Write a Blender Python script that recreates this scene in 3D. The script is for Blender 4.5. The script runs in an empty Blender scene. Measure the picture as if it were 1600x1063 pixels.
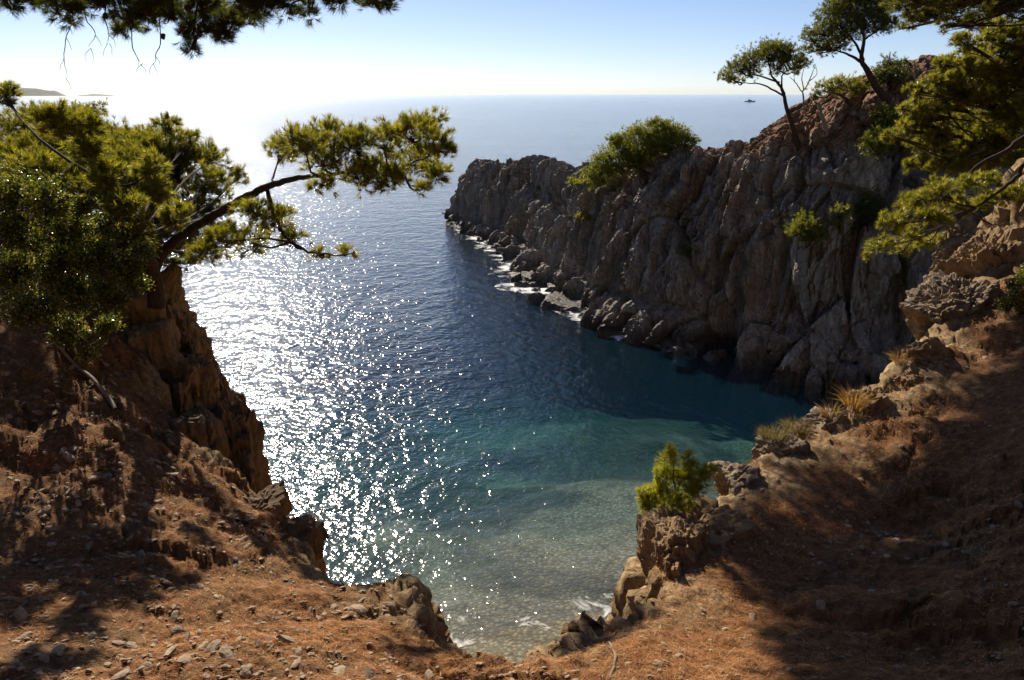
import bpy, math, random
import numpy as np
from mathutils import Vector
from mathutils.bvhtree import BVHTree

# ------------------------------------------------------------------ camera, sky, sun, exposure
SC = bpy.context.scene
COL = SC.collection
PI = math.pi
H_EYE = 15.0                       # eye height above the sea
FPX = 1232.0                       # focal length in photo pixels (1600 wide)
PITCH = math.atan((531.5 - 147.5) / FPX)
cam = bpy.data.cameras.new('camera')
cam.sensor_width = 36.0
cam.lens = 36.0 * FPX / 1600.0
cam.clip_start = 0.05
cam.clip_end = 90000.0
cam_ob = bpy.data.objects.new('camera', cam)
COL.objects.link(cam_ob)
cam_ob.location = (0, 0, H_EYE)
cam_ob.rotation_euler = (PI / 2 - PITCH, 0, 0)
SC.camera = cam_ob

SUN_AZ = math.radians(-21.0)       # left of straight ahead (+Y)
SUN_EL = math.radians(33.0)
SUN_DIR = np.array([math.sin(SUN_AZ) * math.cos(SUN_EL), math.cos(SUN_AZ) * math.cos(SUN_EL), math.sin(SUN_EL)])
world = bpy.data.worlds.new('World')
SC.world = world
world.use_nodes = True
wn = world.node_tree
wn.nodes.clear()
sky = wn.nodes.new('ShaderNodeTexSky')
sky.sky_type = 'NISHITA'
sky.sun_disc = False
sky.sun_elevation = SUN_EL
sky.sun_rotation = SUN_AZ
sky.altitude = 0
sky.air_density = 0.6
sky.dust_density = 0.15
sky.ozone_density = 1.2
bg = wn.nodes.new('ShaderNodeBackground')
bg.inputs['Strength'].default_value = 0.060
wo = wn.nodes.new('ShaderNodeOutputWorld')
tint = wn.nodes.new('ShaderNodeMixRGB'); tint.blend_type = 'MULTIPLY'; tint.inputs[0].default_value = 1.0   # daylight white balance
tint.inputs[2].default_value = (0.97, 0.97, 1.08, 1)
wn.links.new(sky.outputs[0], tint.inputs[1])
wn.links.new(tint.outputs[0], bg.inputs[0])
wn.links.new(bg.outputs[0], wo.inputs[0])

sun = bpy.data.lights.new('sun', 'SUN')
sun.energy = 5.0
sun.angle = math.radians(0.53)
sun.color = (1.0, 0.89, 0.74)
sun_ob = bpy.data.objects.new('sun', sun)
COL.objects.link(sun_ob)
sun_ob.rotation_euler = Vector(SUN_DIR.tolist()).to_track_quat('Z', 'Y').to_euler()
sun_ob.location = (0, 0, 60)

SC.view_settings.view_transform = 'Standard'
SC.view_settings.look = 'None'
SC.view_settings.exposure = 0.72
SC.view_settings.gamma = 1.0
SC.cycles.use_denoising = True
SC.cycles.max_bounces = 6
SC.cycles.diffuse_bounces = 2
SC.cycles.glossy_bounces = 2
SC.cycles.transmission_bounces = 3
SC.cycles.transparent_max_bounces = 12
SC.cycles.volume_bounces = 0
SC.cycles.caustics_reflective = False
SC.cycles.caustics_refractive = False
SC.cycles.sample_clamp_indirect = 4.0

rng = np.random.default_rng(7)
random.seed(7)

# ------------------------------------------------------------------ photo pixel -> place
CP, SP = math.cos(PITCH), math.sin(PITCH)
def ray(px, py):
    a = (px - 800.0) / FPX
    b = (531.5 - py) / FPX
    return np.array([a, CP + b * SP, -SP + b * CP])
def P(px, py, y):                  # the point on that sight line y metres ahead
    d = ray(px, py)
    return np.array([0, 0, H_EYE]) + d * (y / d[1])
def S(px, py, z=0.0):              # where the sight line meets a level
    d = ray(px, py)
    return np.array([0, 0, H_EYE]) + d * ((z - H_EYE) / d[2])

# ------------------------------------------------------------------ noise
def _hash(ix, iy, iz, seed):
    h = (ix.astype(np.int64) * 374761393 + iy.astype(np.int64) * 668265263 + iz.astype(np.int64) * 2147483647 + seed * 974634777) & 0xffffffff
    h = ((h ^ (h >> 13)) * 1274126177) & 0xffffffff
    h = ((h ^ (h >> 16)) * 2246822519) & 0xffffffff
    h = h ^ (h >> 15)
    return (h & 0xffffff) / float(0xffffff)
def vnoise(p, seed=0):             # value noise, -1..1
    f = np.floor(p); t = p - f
    t = t * t * t * (t * (t * 6 - 15) + 10)
    i = f.astype(np.int64)
    out = 0
    for dx in (0, 1):
        wx = t[:, 0] if dx else 1 - t[:, 0]
        for dy in (0, 1):
            wy = t[:, 1] if dy else 1 - t[:, 1]
            for dz in (0, 1):
                wz = t[:, 2] if dz else 1 - t[:, 2]
                out = out + wx * wy * wz * _hash(i[:, 0] + dx, i[:, 1] + dy, i[:, 2] + dz, seed)
    return out * 2 - 1
def fbm(p, octaves=4, seed=0, gain=0.5, ridged=False):
    s = 0; a = 1.0; q = p.copy()
    for o in range(octaves):
        n = vnoise(q, seed + o * 17)
        if ridged: n = 1 - 2 * np.abs(n)
        s = s + a * n
        a *= gain
        q = q * 2.03 + 11.7
    return s
def cells(p, seed=0, offs=False):              # F1, F2, random value of the nearest cell
    f = np.floor(p).astype(np.int64)
    n = len(p)
    F1 = np.full(n, 9.0); F2 = np.full(n, 9.0); R = np.zeros(n); O = np.zeros((n, 3))
    for dx in (-1, 0, 1):
        for dy in (-1, 0, 1):
            for dz in (-1, 0, 1):
                c = f + np.array([dx, dy, dz])
                h0 = _hash(c[:, 0], c[:, 1], c[:, 2], seed + 1)
                j = np.stack([h0, (h0 * 7919.17) % 1.0, (h0 * 104729.31) % 1.0], 1)
                d = np.sqrt((((c + j) - p) ** 2).sum(1))
                r = (h0 * 51787.73) % 1.0
                closer = d < F1
                F2 = np.where(closer, F1, np.minimum(F2, d))
                R = np.where(closer, r, R)
                if offs: O[closer] = (p - (c + j))[closer]
                F1 = np.where(closer, d, F1)
    return (F1, F2, R, O) if offs else (F1, F2, R)

def unit(a): return a / np.maximum(np.linalg.norm(a, axis=-1, keepdims=True), 1e-9)
# ------------------------------------------------------------------ mesh helpers
def mesh_np(name, co, faces, mat=None, smooth=True, col=None):
    co = np.asarray(co, dtype=np.float32); faces = np.asarray(faces, dtype=np.int32)
    k = faces.shape[1]
    me = bpy.data.meshes.new(name)
    me.vertices.add(len(co)); me.vertices.foreach_set('co', co.ravel())
    me.loops.add(faces.size); me.loops.foreach_set('vertex_index', faces.ravel())
    me.polygons.add(len(faces))
    me.polygons.foreach_set('loop_start', np.arange(0, faces.size, k, dtype=np.int32))
    me.polygons.foreach_set('use_smooth', np.full(len(faces), smooth, dtype=bool))
    if col is not None:
        at = me.color_attributes.new('tint', 'FLOAT_COLOR', 'POINT')
        c4 = np.ones((len(co), 4), dtype=np.float32); c4[:, :3] = col
        at.data.foreach_set('color', c4.ravel())
    me.update(calc_edges=True)
    if mat: me.materials.append(mat)
    return me
def link(name, me, parent=None, loc=None):
    o = bpy.data.objects.new(name, me)
    COL.objects.link(o)
    if loc is not None: o.location = loc
    if parent is not None: o.parent = parent
    return o
def tag(o, label=None, cat=None, group=None, kind=None):
    if label: o['label'] = label
    if cat: o['category'] = cat
    if group: o['group'] = group
    if kind: o['kind'] = kind
    return o
def thing(name, label, cat, loc, group=None):
    o = link(name, None, None, loc)
    o.empty_display_size = 0.1
    return tag(o, label, cat, group)
def grid_faces(nu, nv):
    i = np.arange((nu - 1) * (nv - 1))
    a = (i // (nv - 1)) * nv + i % (nv - 1)
    return np.stack([a, a + nv, a + nv + 1, a + 1], 1)
def grid_normals(g):
    du = np.gradient(g, axis=0); dv = np.gradient(g, axis=1)
    n = np.cross(du, dv)
    return n / np.maximum(np.linalg.norm(n, axis=2, keepdims=True), 1e-9)
def catmull(pts, n):
    pts = np.asarray(pts, float)
    q = np.vstack([2 * pts[0] - pts[1], pts, 2 * pts[-1] - pts[-2]])
    t = np.linspace(0, len(pts) - 1, n)
    i = np.minimum(t.astype(int), len(pts) - 2); f = (t - i)[:, None]
    p0, p1, p2, p3 = q[i], q[i + 1], q[i + 2], q[i + 3]
    return 0.5 * (2 * p1 + (p2 - p0) * f + (2 * p0 - 5 * p1 + 4 * p2 - p3) * f ** 2 + (3 * p1 - p0 - 3 * p2 + p3) * f ** 3)
class Bits:                        # collects vertices and faces of one mesh
    def __init__(s): s.v = []; s.f = []; s.c = []; s.n = 0
    def add(s, v, f, c=None):
        s.v.append(np.asarray(v, float)); s.f.append(np.asarray(f) + s.n); s.n += len(v)
        if c is not None: s.c.append(c)
    def mesh(s, name, mat, smooth=True, origin=(0, 0, 0)):
        return mesh_np(name, np.vstack(s.v) - np.asarray(origin), np.vstack(s.f), mat, smooth, np.vstack(s.c) if s.c else None)
def tube(bits, pts, radii, sides=7, n=None, wob=0.0, seed=0):
    pts = np.asarray(pts, float)
    n = n or max(4, 4 * len(pts))
    c = catmull(pts, n)
    r = np.interp(np.linspace(0, 1, n), np.linspace(0, 1, len(radii)), radii)
    if wob: c = c + np.stack([vnoise(c * 2.3 / max(wob * 8, .2) + k * 7.7, seed + k) for k in range(3)], 1) * wob
    t = np.gradient(c, axis=0); t /= np.maximum(np.linalg.norm(t, axis=1, keepdims=True), 1e-9)
    up = np.array([0.13, 0.21, 0.97])
    s = np.cross(t, up); s /= np.maximum(np.linalg.norm(s, axis=1, keepdims=True), 1e-6)
    w = np.cross(s, t)
    a = np.linspace(0, 2 * PI, sides, endpoint=False)
    ring = c[:, None, :] + r[:, None, None] * (np.cos(a)[None, :, None] * s[:, None, :] + np.sin(a)[None, :, None] * w[:, None, :])
    v = ring.reshape(-1, 3)
    f = []
    for i in range(n - 1):
        for j in range(sides):
            k = (j + 1) % sides
            f.append((i * sides + j, i * sides + k, (i + 1) * sides + k, (i + 1) * sides + j))
    bits.add(v, f)
    return c

# ------------------------------------------------------------------ materials
class NT:
    def __init__(s, name):
        s.m = bpy.data.materials.new(name); s.m.use_nodes = True
        s.t = s.m.node_tree; s.t.nodes.clear()
        s.out = s.t.nodes.new('ShaderNodeOutputMaterial')
    def n(s, ty, **kw):
        nd = s.t.nodes.new('ShaderNode' + ty)
        for k, v in kw.items():
            if k.startswith('in_'):
                key = k[3:]
                key = int(key) if key.isdigit() else key.replace('_', ' ')
                nd.inputs[key].default_value = v
            else: setattr(nd, k, v)
        return nd
    def l(s, a, b): s.t.links.new(a, b)
    def pos(s, scale=(1, 1, 1), rot=(0, 0, 0)):
        g = s.n('NewGeometry'); mp = s.n('Mapping')
        mp.inputs['Scale'].default_value = scale; mp.inputs['Rotation'].default_value = rot
        s.l(g.outputs['Position'], mp.inputs['Vector'])
        return mp.outputs[0]
    def noise(s, vec, scale, detail=6, rough=0.6, dist=0.0):
        nd = s.n('TexNoise'); nd.inputs['Scale'].default_value = scale; nd.inputs['Detail'].default_value = detail
        nd.inputs['Roughness'].default_value = rough; nd.inputs['Distortion'].default_value = dist
        s.l(vec, nd.inputs['Vector'])
        return nd.outputs[0]
    def ramp(s, fac, stops):
        r = s.n('ValToRGB'); e = r.color_ramp.elements
        while len(e) < len(stops): e.new(0.5)
        for x, (p, c) in zip(e, stops):
            x.position = p; x.color = (*c, 1) if len(c) == 3 else c
        s.l(fac, r.inputs[0])
        return r.outputs[0]
    def mix(s, fac, a, b, mode='MIX'):
        m = s.n('MixRGB', blend_type=mode)
        for i, x in ((0, fac), (1, a), (2, b)):
            if hasattr(x, 'default_value') or hasattr(x, 'links'): s.l(x, m.inputs[i])
            elif i == 0: m.inputs[0].default_value = x
            else: m.inputs[i].default_value = (*x, 1)
        return m.outputs[0]
    def math(s, op, a, b=None, clamp=False):
        m = s.n('Math', operation=op, use_clamp=clamp)
        for i, x in ((0, a), (1, b)):
            if x is None: continue
            if hasattr(x, 'links'): s.l(x, m.inputs[i])
            else: m.inputs[i].default_value = x
        return m.outputs[0]
    def bump(s, h, dist, strength=1.0, normal=None):
        b = s.n('Bump'); b.inputs['Distance'].default_value = dist; b.inputs['Strength'].default_value = strength
        s.l(h, b.inputs['Height'])
        if normal is not None: s.l(normal, b.inputs['Normal'])
        return b.outputs[0]
    def principled(s, col, rough=0.8, normal=None, spec=0.4):
        b = s.n('BsdfPrincipled')
        if hasattr(col, 'links'): s.l(col, b.inputs['Base Color'])
        else: b.inputs['Base Color'].default_value = (*col, 1)
        if hasattr(rough, 'links'): s.l(rough, b.inputs['Roughness'])
        else: b.inputs['Roughness'].default_value = rough
        b.inputs['Specular IOR Level'].default_value = spec
        if normal is not None: s.l(normal, b.inputs['Normal'])
        return b.outputs[0]
    def done(s, sh): s.l(sh, s.out.inputs['Surface']); return s.m

def mat_ground():
    m = NT('needle_litter_soil'); p = m.pos()
    a = m.noise(p, 1.1, 6, 0.65); b = m.noise(p, 9, 6, 0.7); c = m.noise(p, 60, 4, 0.7)
    litter = m.ramp(b, [(0.25, (0.085, 0.036, 0.015)), (0.5, (0.24, 0.108, 0.042)), (0.75, (0.42, 0.21, 0.088))])
    earth = m.ramp(b, [(0.3, (0.085, 0.048, 0.022)), (0.55, (0.23, 0.135, 0.062)), (0.8, (0.42, 0.28, 0.14))])
    col = m.mix(m.ramp(a, [(0.42, (0, 0, 0)), (0.6, (1, 1, 1))]), litter, earth)
    at = m.n('Attribute', attribute_name='tint'); sc_ = m.n('SeparateColor'); m.l(at.outputs['Color'], sc_.inputs[0])
    rk = m.ramp(m.math('ADD', sc_.outputs[0], m.math('MULTIPLY', m.math('SUBTRACT', a, 0.5), 1.1)), [(0.42, (0, 0, 0)), (0.66, (1, 1, 1))])
    rock = m.ramp(b, [(0.3, (0.12, 0.075, 0.036)), (0.5, (0.36, 0.24, 0.12)), (0.72, (0.60, 0.45, 0.26))])  # brink rock, its tone raised to stand for the sunlit right rim
    col = m.mix(rk, col, rock)
    col = m.mix(0.55, col, m.ramp(c, [(0.2, (0.25, 0.25, 0.25)), (0.8, (1, 1, 1))]), 'MULTIPLY')
    h = m.math('ADD', m.math('MULTIPLY', b, 0.6), m.math('MULTIPLY', c, 0.25))
    return m.done(m.principled(col, 0.92, m.bump(h, 0.07, 0.9), 0.15))
def mat_cliff():
    m = NT('grey_schist_cliff')
    p = m.pos((1, 1, 1)); pv = m.pos((1.0, 1.0, 0.14), (0.0, -0.26, 0.0))
    a = m.noise(p, 0.16, 5, 0.6); s = m.noise(pv, 1.5, 8, 0.65, 0.4); f = m.noise(p, 5, 8, 0.7)
    col = m.ramp(s, [(0.30, (0.13, 0.11, 0.092)), (0.40, (0.33, 0.28, 0.23)), (0.52, (0.46, 0.40, 0.33)), (0.66, (0.66, 0.60, 0.52))])
    rust = m.ramp(m.noise(pv, 0.7, 5, 0.6), [(0.5, (0, 0, 0)), (0.68, (1, 1, 1))])
    col = m.mix(m.math('MULTIPLY', rust, 0.5), col, (0.44, 0.29, 0.18))
    col = m.mix(0.6, col, m.ramp(f, [(0.25, (0.3, 0.3, 0.3)), (0.7, (1, 1, 1))]), 'MULTIPLY')
    g = m.n('NewGeometry'); sx = m.n('SeparateXYZ'); m.l(g.outputs['Normal'], sx.inputs[0])
    sp = m.n('SeparateXYZ'); m.l(g.outputs['Position'], sp.inputs[0])
    at = m.n('Attribute', attribute_name='tint'); sc_ = m.n('SeparateColor'); m.l(at.outputs['Color'], sc_.inputs[0])
    up = m.math('MULTIPLY', m.math('ADD', sx.outputs[2], 0.25), sc_.outputs[0])
    soilm = m.ramp(m.math('ADD', up, m.math('MULTIPLY', m.math('SUBTRACT', f, 0.5), 0.8)), [(0.42, (0, 0, 0)), (0.62, (1, 1, 1))])
    soil = m.ramp(f, [(0.3, (0.20, 0.085, 0.038)), (0.7, (0.46, 0.235, 0.115))])
    col = m.mix(soilm, col, soil)
    # wet, algae-dark band at the waterline
    wet = m.ramp(m.math('ADD', m.math('MULTIPLY', sp.outputs[2], 0.4), m.math('MULTIPLY', a, 0.5)), [(0.45, (1, 1, 1)), (0.8, (0, 0, 0))])
    col = m.mix(m.math('MULTIPLY', wet, 0.75), col, (0.035, 0.03, 0.024))
    rough = m.math('SUBTRACT', 0.85, m.math('MULTIPLY', wet, 0.45))
    pc = m.pos((1.0, 1.0, 0.10), (0.0, -0.30, 0.0))
    cr1 = m.math('ABSOLUTE', m.math('SUBTRACT', m.noise(pc, 2.2, 5, 0.6, 0.6), 0.5)); cr2 = m.math('ABSOLUTE', m.math('SUBTRACT', m.noise(pc, 6.5, 4, 0.6, 0.5), 0.5))
    k1 = m.ramp(cr1, [(0.0, (0, 0, 0)), (0.035, (1, 1, 1))]); k2 = m.ramp(cr2, [(0.0, (0, 0, 0)), (0.05, (1, 1, 1))])
    h = m.math('ADD', m.math('MULTIPLY', s, 0.8), m.math('MULTIPLY', f, 0.35))
    h = m.math('ADD', h, m.math('ADD', m.math('MULTIPLY', k1, 0.22), m.math('MULTIPLY', k2, 0.10)))
    return m.done(m.principled(col, rough, m.bump(h, 0.45, 1.0), 0.3))
def mat_ochre(name, dark, mid, light):
    m = NT(name); p = m.pos(); pv = m.pos((1, 1, 0.35), (0.5, 0.2, 0))
    s = m.noise(pv, 3.5, 8, 0.68, 0.3); f = m.noise(p, 22, 6, 0.7)
    col = m.ramp(s, [(0.28, dark), (0.5, mid), (0.72, light)])
    col = m.mix(0.55, col, m.ramp(f, [(0.25, (0.3, 0.3, 0.3)), (0.7, (1, 1, 1))]), 'MULTIPLY')
    h = m.math('ADD', s, m.math('MULTIPLY', f, 0.3))
    return m.done(m.principled(col, 0.88, m.bump(h, 0.12, 1.0), 0.25))
def mat_stone():
    m = NT('pale_slate_stone'); p = m.pos(); oi = m.n('ObjectInfo')
    f = m.noise(p, 18, 6, 0.65)
    col = m.ramp(f, [(0.3, (0.21, 0.145, 0.085)), (0.7, (0.44, 0.33, 0.21))])
    col = m.mix(m.math('MULTIPLY', oi.outputs['Random'], 0.55), col, (0.16, 0.115, 0.08))
    return m.done(m.principled(col, 0.8, m.bump(f, 0.02, 0.8), 0.3))
def mat_leaf(name, trans=0.45, gloss=0.0, rough=0.35):
    m = NT(name)
    at = m.n('Attribute', attribute_name='tint')
    d = m.n('BsdfDiffuse'); t = m.n('BsdfTranslucent')
    m.l(at.outputs['Color'], d.inputs[0])
    tc = m.mix(1.0, at.outputs['Color'], (1.45, 1.3, 0.55), 'MULTIPLY')
    m.l(tc, t.inputs[0])
    mx = m.n('MixShader'); mx.inputs[0].default_value = trans
    m.l(d.outputs[0], mx.inputs[1]); m.l(t.outputs[0], mx.inputs[2])
    sh = mx.outputs[0]
    if gloss > 0:
        g = m.n('BsdfGlossy'); g.inputs['Roughness'].default_value = rough
        g.inputs[0].default_value = (0.9, 0.88, 0.75, 1)
        fr = m.n('Fresnel'); fr.inputs[0].default_value = 1.45
        fm = m.math('MULTIPLY', fr.outputs[0], gloss)
        m2 = m.n('MixShader'); m.l(fm, m2.inputs[0]); m.l(sh, m2.inputs[1]); m.l(g.outputs[0], m2.inputs[2])
        sh = m2.outputs[0]
    return m.done(sh)
def mat_bark(name, dark, light):
    m = NT(name); p = m.pos()
    f = m.noise(p, 14, 7, 0.7, 0.4)
    col = m.ramp(f, [(0.3, dark), (0.7, light)])
    return m.done(m.principled(col, 0.9, m.bump(f, 0.03, 1.0), 0.2))
def mat_water():
    m = NT('sea_water')
    p1 = m.pos((0.95, 1.05, 1), (0, 0, 0.25)); p2 = m.pos((1.05, 0.95, 1), (0, 0, -0.35)); p3 = m.pos()
    h1 = m.noise(p1, 0.30, 2, 0.5); h2 = m.noise(p2, 1.0, 2, 0.5, 0.3); h3 = m.noise(p1, 3.0, 2, 0.55, 0.2); h5 = m.noise(p3, 8.0, 1, 0.5)
    h = m.math('ADD', m.math('MULTIPLY', h1, 0.135), m.math('MULTIPLY', h2, 0.115))
    h = m.math('ADD', h, m.math('MULTIPLY', h3, 0.060))
    h = m.math('ADD', h, m.math('MULTIPLY', h5, 0.008))
    gust = m.math('ADD', 0.62, m.math('MULTIPLY', m.noise(m.pos((0.6, 1.6, 1)), 0.02, 4, 0.6), 0.9))
    h = m.math('MULTIPLY', h, gust)
    nb = m.bump(h, 1.0, 1.0)
    ge = m.n('NewGeometry'); dt = m.n('VectorMath', operation='DOT_PRODUCT'); m.l(nb, dt.inputs[0]); m.l(ge.outputs['Incoming'], dt.inputs[1])
    om = m.math('SUBTRACT', 1.0, m.math('ABSOLUTE', dt.outputs['Value']), True)
    fres = m.math('ADD', 0.02, m.math('MULTIPLY', m.math('POWER', om, 5.0), 0.98), True)
    gl = m.n('BsdfGlossy'); gl.inputs['Roughness'].default_value = 0.11; m.l(nb, gl.inputs['Normal'])
    gl.inputs[0].default_value = (1, 1, 1, 1)
    tr = m.n('BsdfTransparent')
    body = m.n('BsdfDiffuse'); body.inputs[0].default_value = (0.010, 0.095, 0.19, 1)
    mb = m.n('MixShader'); mb.inputs[0].default_value = 0.085
    m.l(tr.outputs[0], mb.inputs[1]); m.l(body.outputs[0], mb.inputs[2])
    mx = m.n('MixShader'); m.l(fres, mx.inputs[0]); m.l(mb.outputs[0], mx.inputs[1]); m.l(gl.outputs[0], mx.inputs[2])
    va = m.n('VolumeAbsorption'); va.inputs['Color'].default_value = (0.45, 0.74, 0.755, 1); va.inputs['Density'].default_value = 0.30
    m.l(va.outputs[0], m.out.inputs['Volume'])
    return m.done(mx.outputs[0])
def mat_seabed():
    m = NT('shingle_and_weed_seabed'); p = m.pos()
    v = m.n('TexVoronoi'); v.inputs['Scale'].default_value = 7.0; m.l(p, v.inputs['Vector'])
    peb = m.ramp(v.outputs['Distance'], [(0.0, (0.46, 0.42, 0.33)), (0.55, (0.20, 0.185, 0.135))])
    vs = m.n('SeparateColor'); m.l(v.outputs['Color'], vs.inputs[0])
    peb = m.mix(0.6, peb, m.ramp(vs.outputs[0], [(0.0, (0.35, 0.33, 0.30)), (1.0, (1, 1, 1))]), 'MULTIPLY')
    a = m.noise(p, 0.13, 6, 0.62, 0.5); f = m.noise(p, 1.3, 6, 0.7)
    sx = m.n('SeparateXYZ'); g = m.n('NewGeometry'); m.l(g.outputs['Position'], sx.inputs[0])
    deep = m.ramp(m.math('MULTIPLY', sx.outputs[2], -0.1), [(0.0, (-0.2, -0.2, -0.2)), (0.07, (0, 0, 0)), (0.14, (0.15, 0.15, 0.15)), (0.35, (0.13, 0.13, 0.13)), (0.6, (0.03, 0.03, 0.03))])
    algae = m.ramp(f, [(0.35, (0.40, 0.42, 0.34)), (0.65, (1, 1, 1))])
    peb = m.mix(0.8, peb, algae, 'MULTIPLY')
    w = m.math('ADD', m.math('ADD', a, m.math('MULTIPLY', m.math('SUBTRACT', f, 0.5), 0.35)), deep)
    weed = m.ramp(w, [(0.50, (0, 0, 0)), (0.62, (1, 1, 1))])
    col = m.mix(weed, peb, m.ramp(f, [(0.3, (0.014, 0.016, 0.010)), (0.7, (0.06, 0.058, 0.036))]))
    return m.done(m.principled(col, 0.9, m.bump(v.outputs['Distance'], 0.05, 0.7), 0.2))
def mat_foam():
    m = NT('sea_foam'); p = m.pos()
    a = m.noise(p, 1.0, 6, 0.7, 0.8); b = m.noise(p, 0.25, 3, 0.6)
    at = m.n('Attribute', attribute_name='tint')
    sc = m.n('SeparateColor'); m.l(at.outputs['Color'], sc.inputs[0])
    k = m.math('ADD', m.math('ADD', m.math('MULTIPLY', a, 0.75), m.math('MULTIPLY', b, 0.45)), m.math('MULTIPLY', sc.outputs[0], 0.40))
    fac = m.ramp(k, [(0.66, (0, 0, 0)), (0.80, (1, 1, 1))])
    tr = m.n('BsdfTransparent'); d = m.n('BsdfDiffuse'); d.inputs[0].default_value = (0.8, 0.82, 0.82, 1)
    mx = m.n('MixShader'); m.l(fac, mx.inputs[0]); m.l(tr.outputs[0], mx.inputs[1]); m.l(d.outputs[0], mx.inputs[2])
    return m.done(mx.outputs[0])
def mat_plain(name, col, rough=0.6):
    m = NT(name); p = m.pos(); f = m.noise(p, 8, 4)
    c = m.mix(0.3, col, m.ramp(f, [(0.3, (0.6, 0.6, 0.6)), (0.7, (1, 1, 1))]), 'MULTIPLY')
    return m.done(m.principled(c, rough))
def mat_hill():
    m = NT('far_scrub_hills'); p = m.pos((0.01, 0.01, 0.02)); f = m.noise(p, 1.0, 12, 0.65)
    return m.done(m.principled(m.ramp(f, [(0.35, (0.03, 0.04, 0.028)), (0.65, (0.08, 0.08, 0.06))]), 0.95))

M = dict(ground=mat_ground(), cliff=mat_cliff(),
         ochre=mat_ochre('ochre_weathered_rock', (0.13, 0.08, 0.042), (0.34, 0.215, 0.105), (0.54, 0.37, 0.195)),
         brown=mat_ochre('brown_crumbling_rock', (0.08, 0.05, 0.028), (0.20, 0.125, 0.065), (0.34, 0.23, 0.13)),
         tan=mat_ochre('tan_shaly_rock', (0.14, 0.095, 0.06), (0.30, 0.215, 0.135), (0.50, 0.40, 0.28)),
         stone=mat_stone(), needle=mat_leaf('pine_needles', 0.62, 0.15, 0.45), leaf=mat_leaf('glossy_evergreen_leaves', 0.55, 0.22, 0.35),
         litter=mat_leaf('fallen_pine_needles', 0.15), straw=mat_leaf('dry_straw', 0.45),
         bark=mat_bark('pine_bark', (0.022, 0.015, 0.011), (0.095, 0.062, 0.043)),
         dead=mat_bark('bleached_dead_wood', (0.12, 0.095, 0.075), (0.38, 0.31, 0.25)),
         water=mat_water(), seabed=mat_seabed(), foam=mat_foam(), hill=mat_hill(),
         white=mat_plain('white_boat_paint', (0.55, 0.55, 0.55), 0.4), glass=mat_plain('dark_boat_glass', (0.03, 0.035, 0.04), 0.2),
         metal=mat_plain('grey_mast_metal', (0.25, 0.25, 0.26), 0.4))

# ------------------------------------------------------------------ sea, seabed, far hills
def axis(lo, hi, near_lo, near_hi, step):
    c = list(np.arange(near_lo, near_hi + step / 2, step))
    x, s = near_hi, step
    while x < hi: s *= 1.6; x = min(hi, x + s); c.append(x)
    x, s = near_lo, step; left = []
    while x > lo: s *= 1.6; x = max(lo, x - s); left.append(x)
    return np.array(left[::-1] + c)
def build_sea():
    xs = axis(-30000, 30000, -80, 80, 8); ys = axis(-60, 42000, -60, 160, 8)
    nx, ny = len(xs), len(ys)
    X, Y = np.meshgrid(xs, ys, indexing='ij')
    top = np.stack([X, Y, np.zeros_like(X)], 2).reshape(-1, 3)
    bot = top.copy(); bot[:, 2] = -60
    f = grid_faces(nx, ny)
    fb = f[:, ::-1] + nx * ny
    side = []
    N = nx * ny
    idx = lambda i, j: i * ny + j
    for i in range(nx - 1):
        side.append((idx(i, 0), idx(i, 0) + N, idx(i + 1, 0) + N, idx(i + 1, 0))[::-1])
        side.append((idx(i, ny - 1), idx(i, ny - 1) + N, idx(i + 1, ny - 1) + N, idx(i + 1, ny - 1)))
    for j in range(ny - 1):
        side.append((idx(0, j), idx(0, j) + N, idx(0, j + 1) + N, idx(0, j + 1)))
        side.append((idx(nx - 1, j), idx(nx - 1, j) + N, idx(nx - 1, j + 1) + N, idx(nx - 1, j + 1))[::-1])
    me = mesh_np('sea', np.vstack([top, bot]), np.vstack([f, fb, np.array(side)]), M['water'], False)
    tag(link('sea', me), 'blue sea glittering in low sun, clear green over the cove shallows', 'sea', kind='structure')
build_sea()

def bed_z(x, y):
    q = np.stack([x * 0.12, y * 0.12, x * 0], 1)
    shore = 19.3 + 0.38 * np.clip(x, -6, 7) + 0.35 * vnoise(q * 4, 5)          # where the beach meets the water
    d = y - shore
    z = np.where(d < 0, -d * 0.10, -(0.13 * d + 0.0016 * d * d))
    z = np.maximum(z, -14 - 0.02 * np.maximum(d - 60, 0))
    return z + 0.35 * fbm(q * 2.2, 4, 9) * np.clip(d / 8, 0, 1)
def build_bed():
    xs = np.concatenate([np.linspace(-320, -40, 40), np.linspace(-39, 60, 220), np.linspace(61, 320, 40)])
    ys = np.concatenate([np.linspace(6, 60, 200), np.linspace(61, 420, 80)])
    X, Y = np.meshgrid(xs, ys, indexing='ij')
    z = bed_z(X.ravel(), Y.ravel())
    me = mesh_np('seabed', np.stack([X.ravel(), Y.ravel(), z], 1), grid_faces(len(xs), len(ys)), M['seabed'])
    tag(link('seabed', me), 'pebbly beach running down under the clear shallow water', 'seabed', kind='structure')
build_bed()

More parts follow.
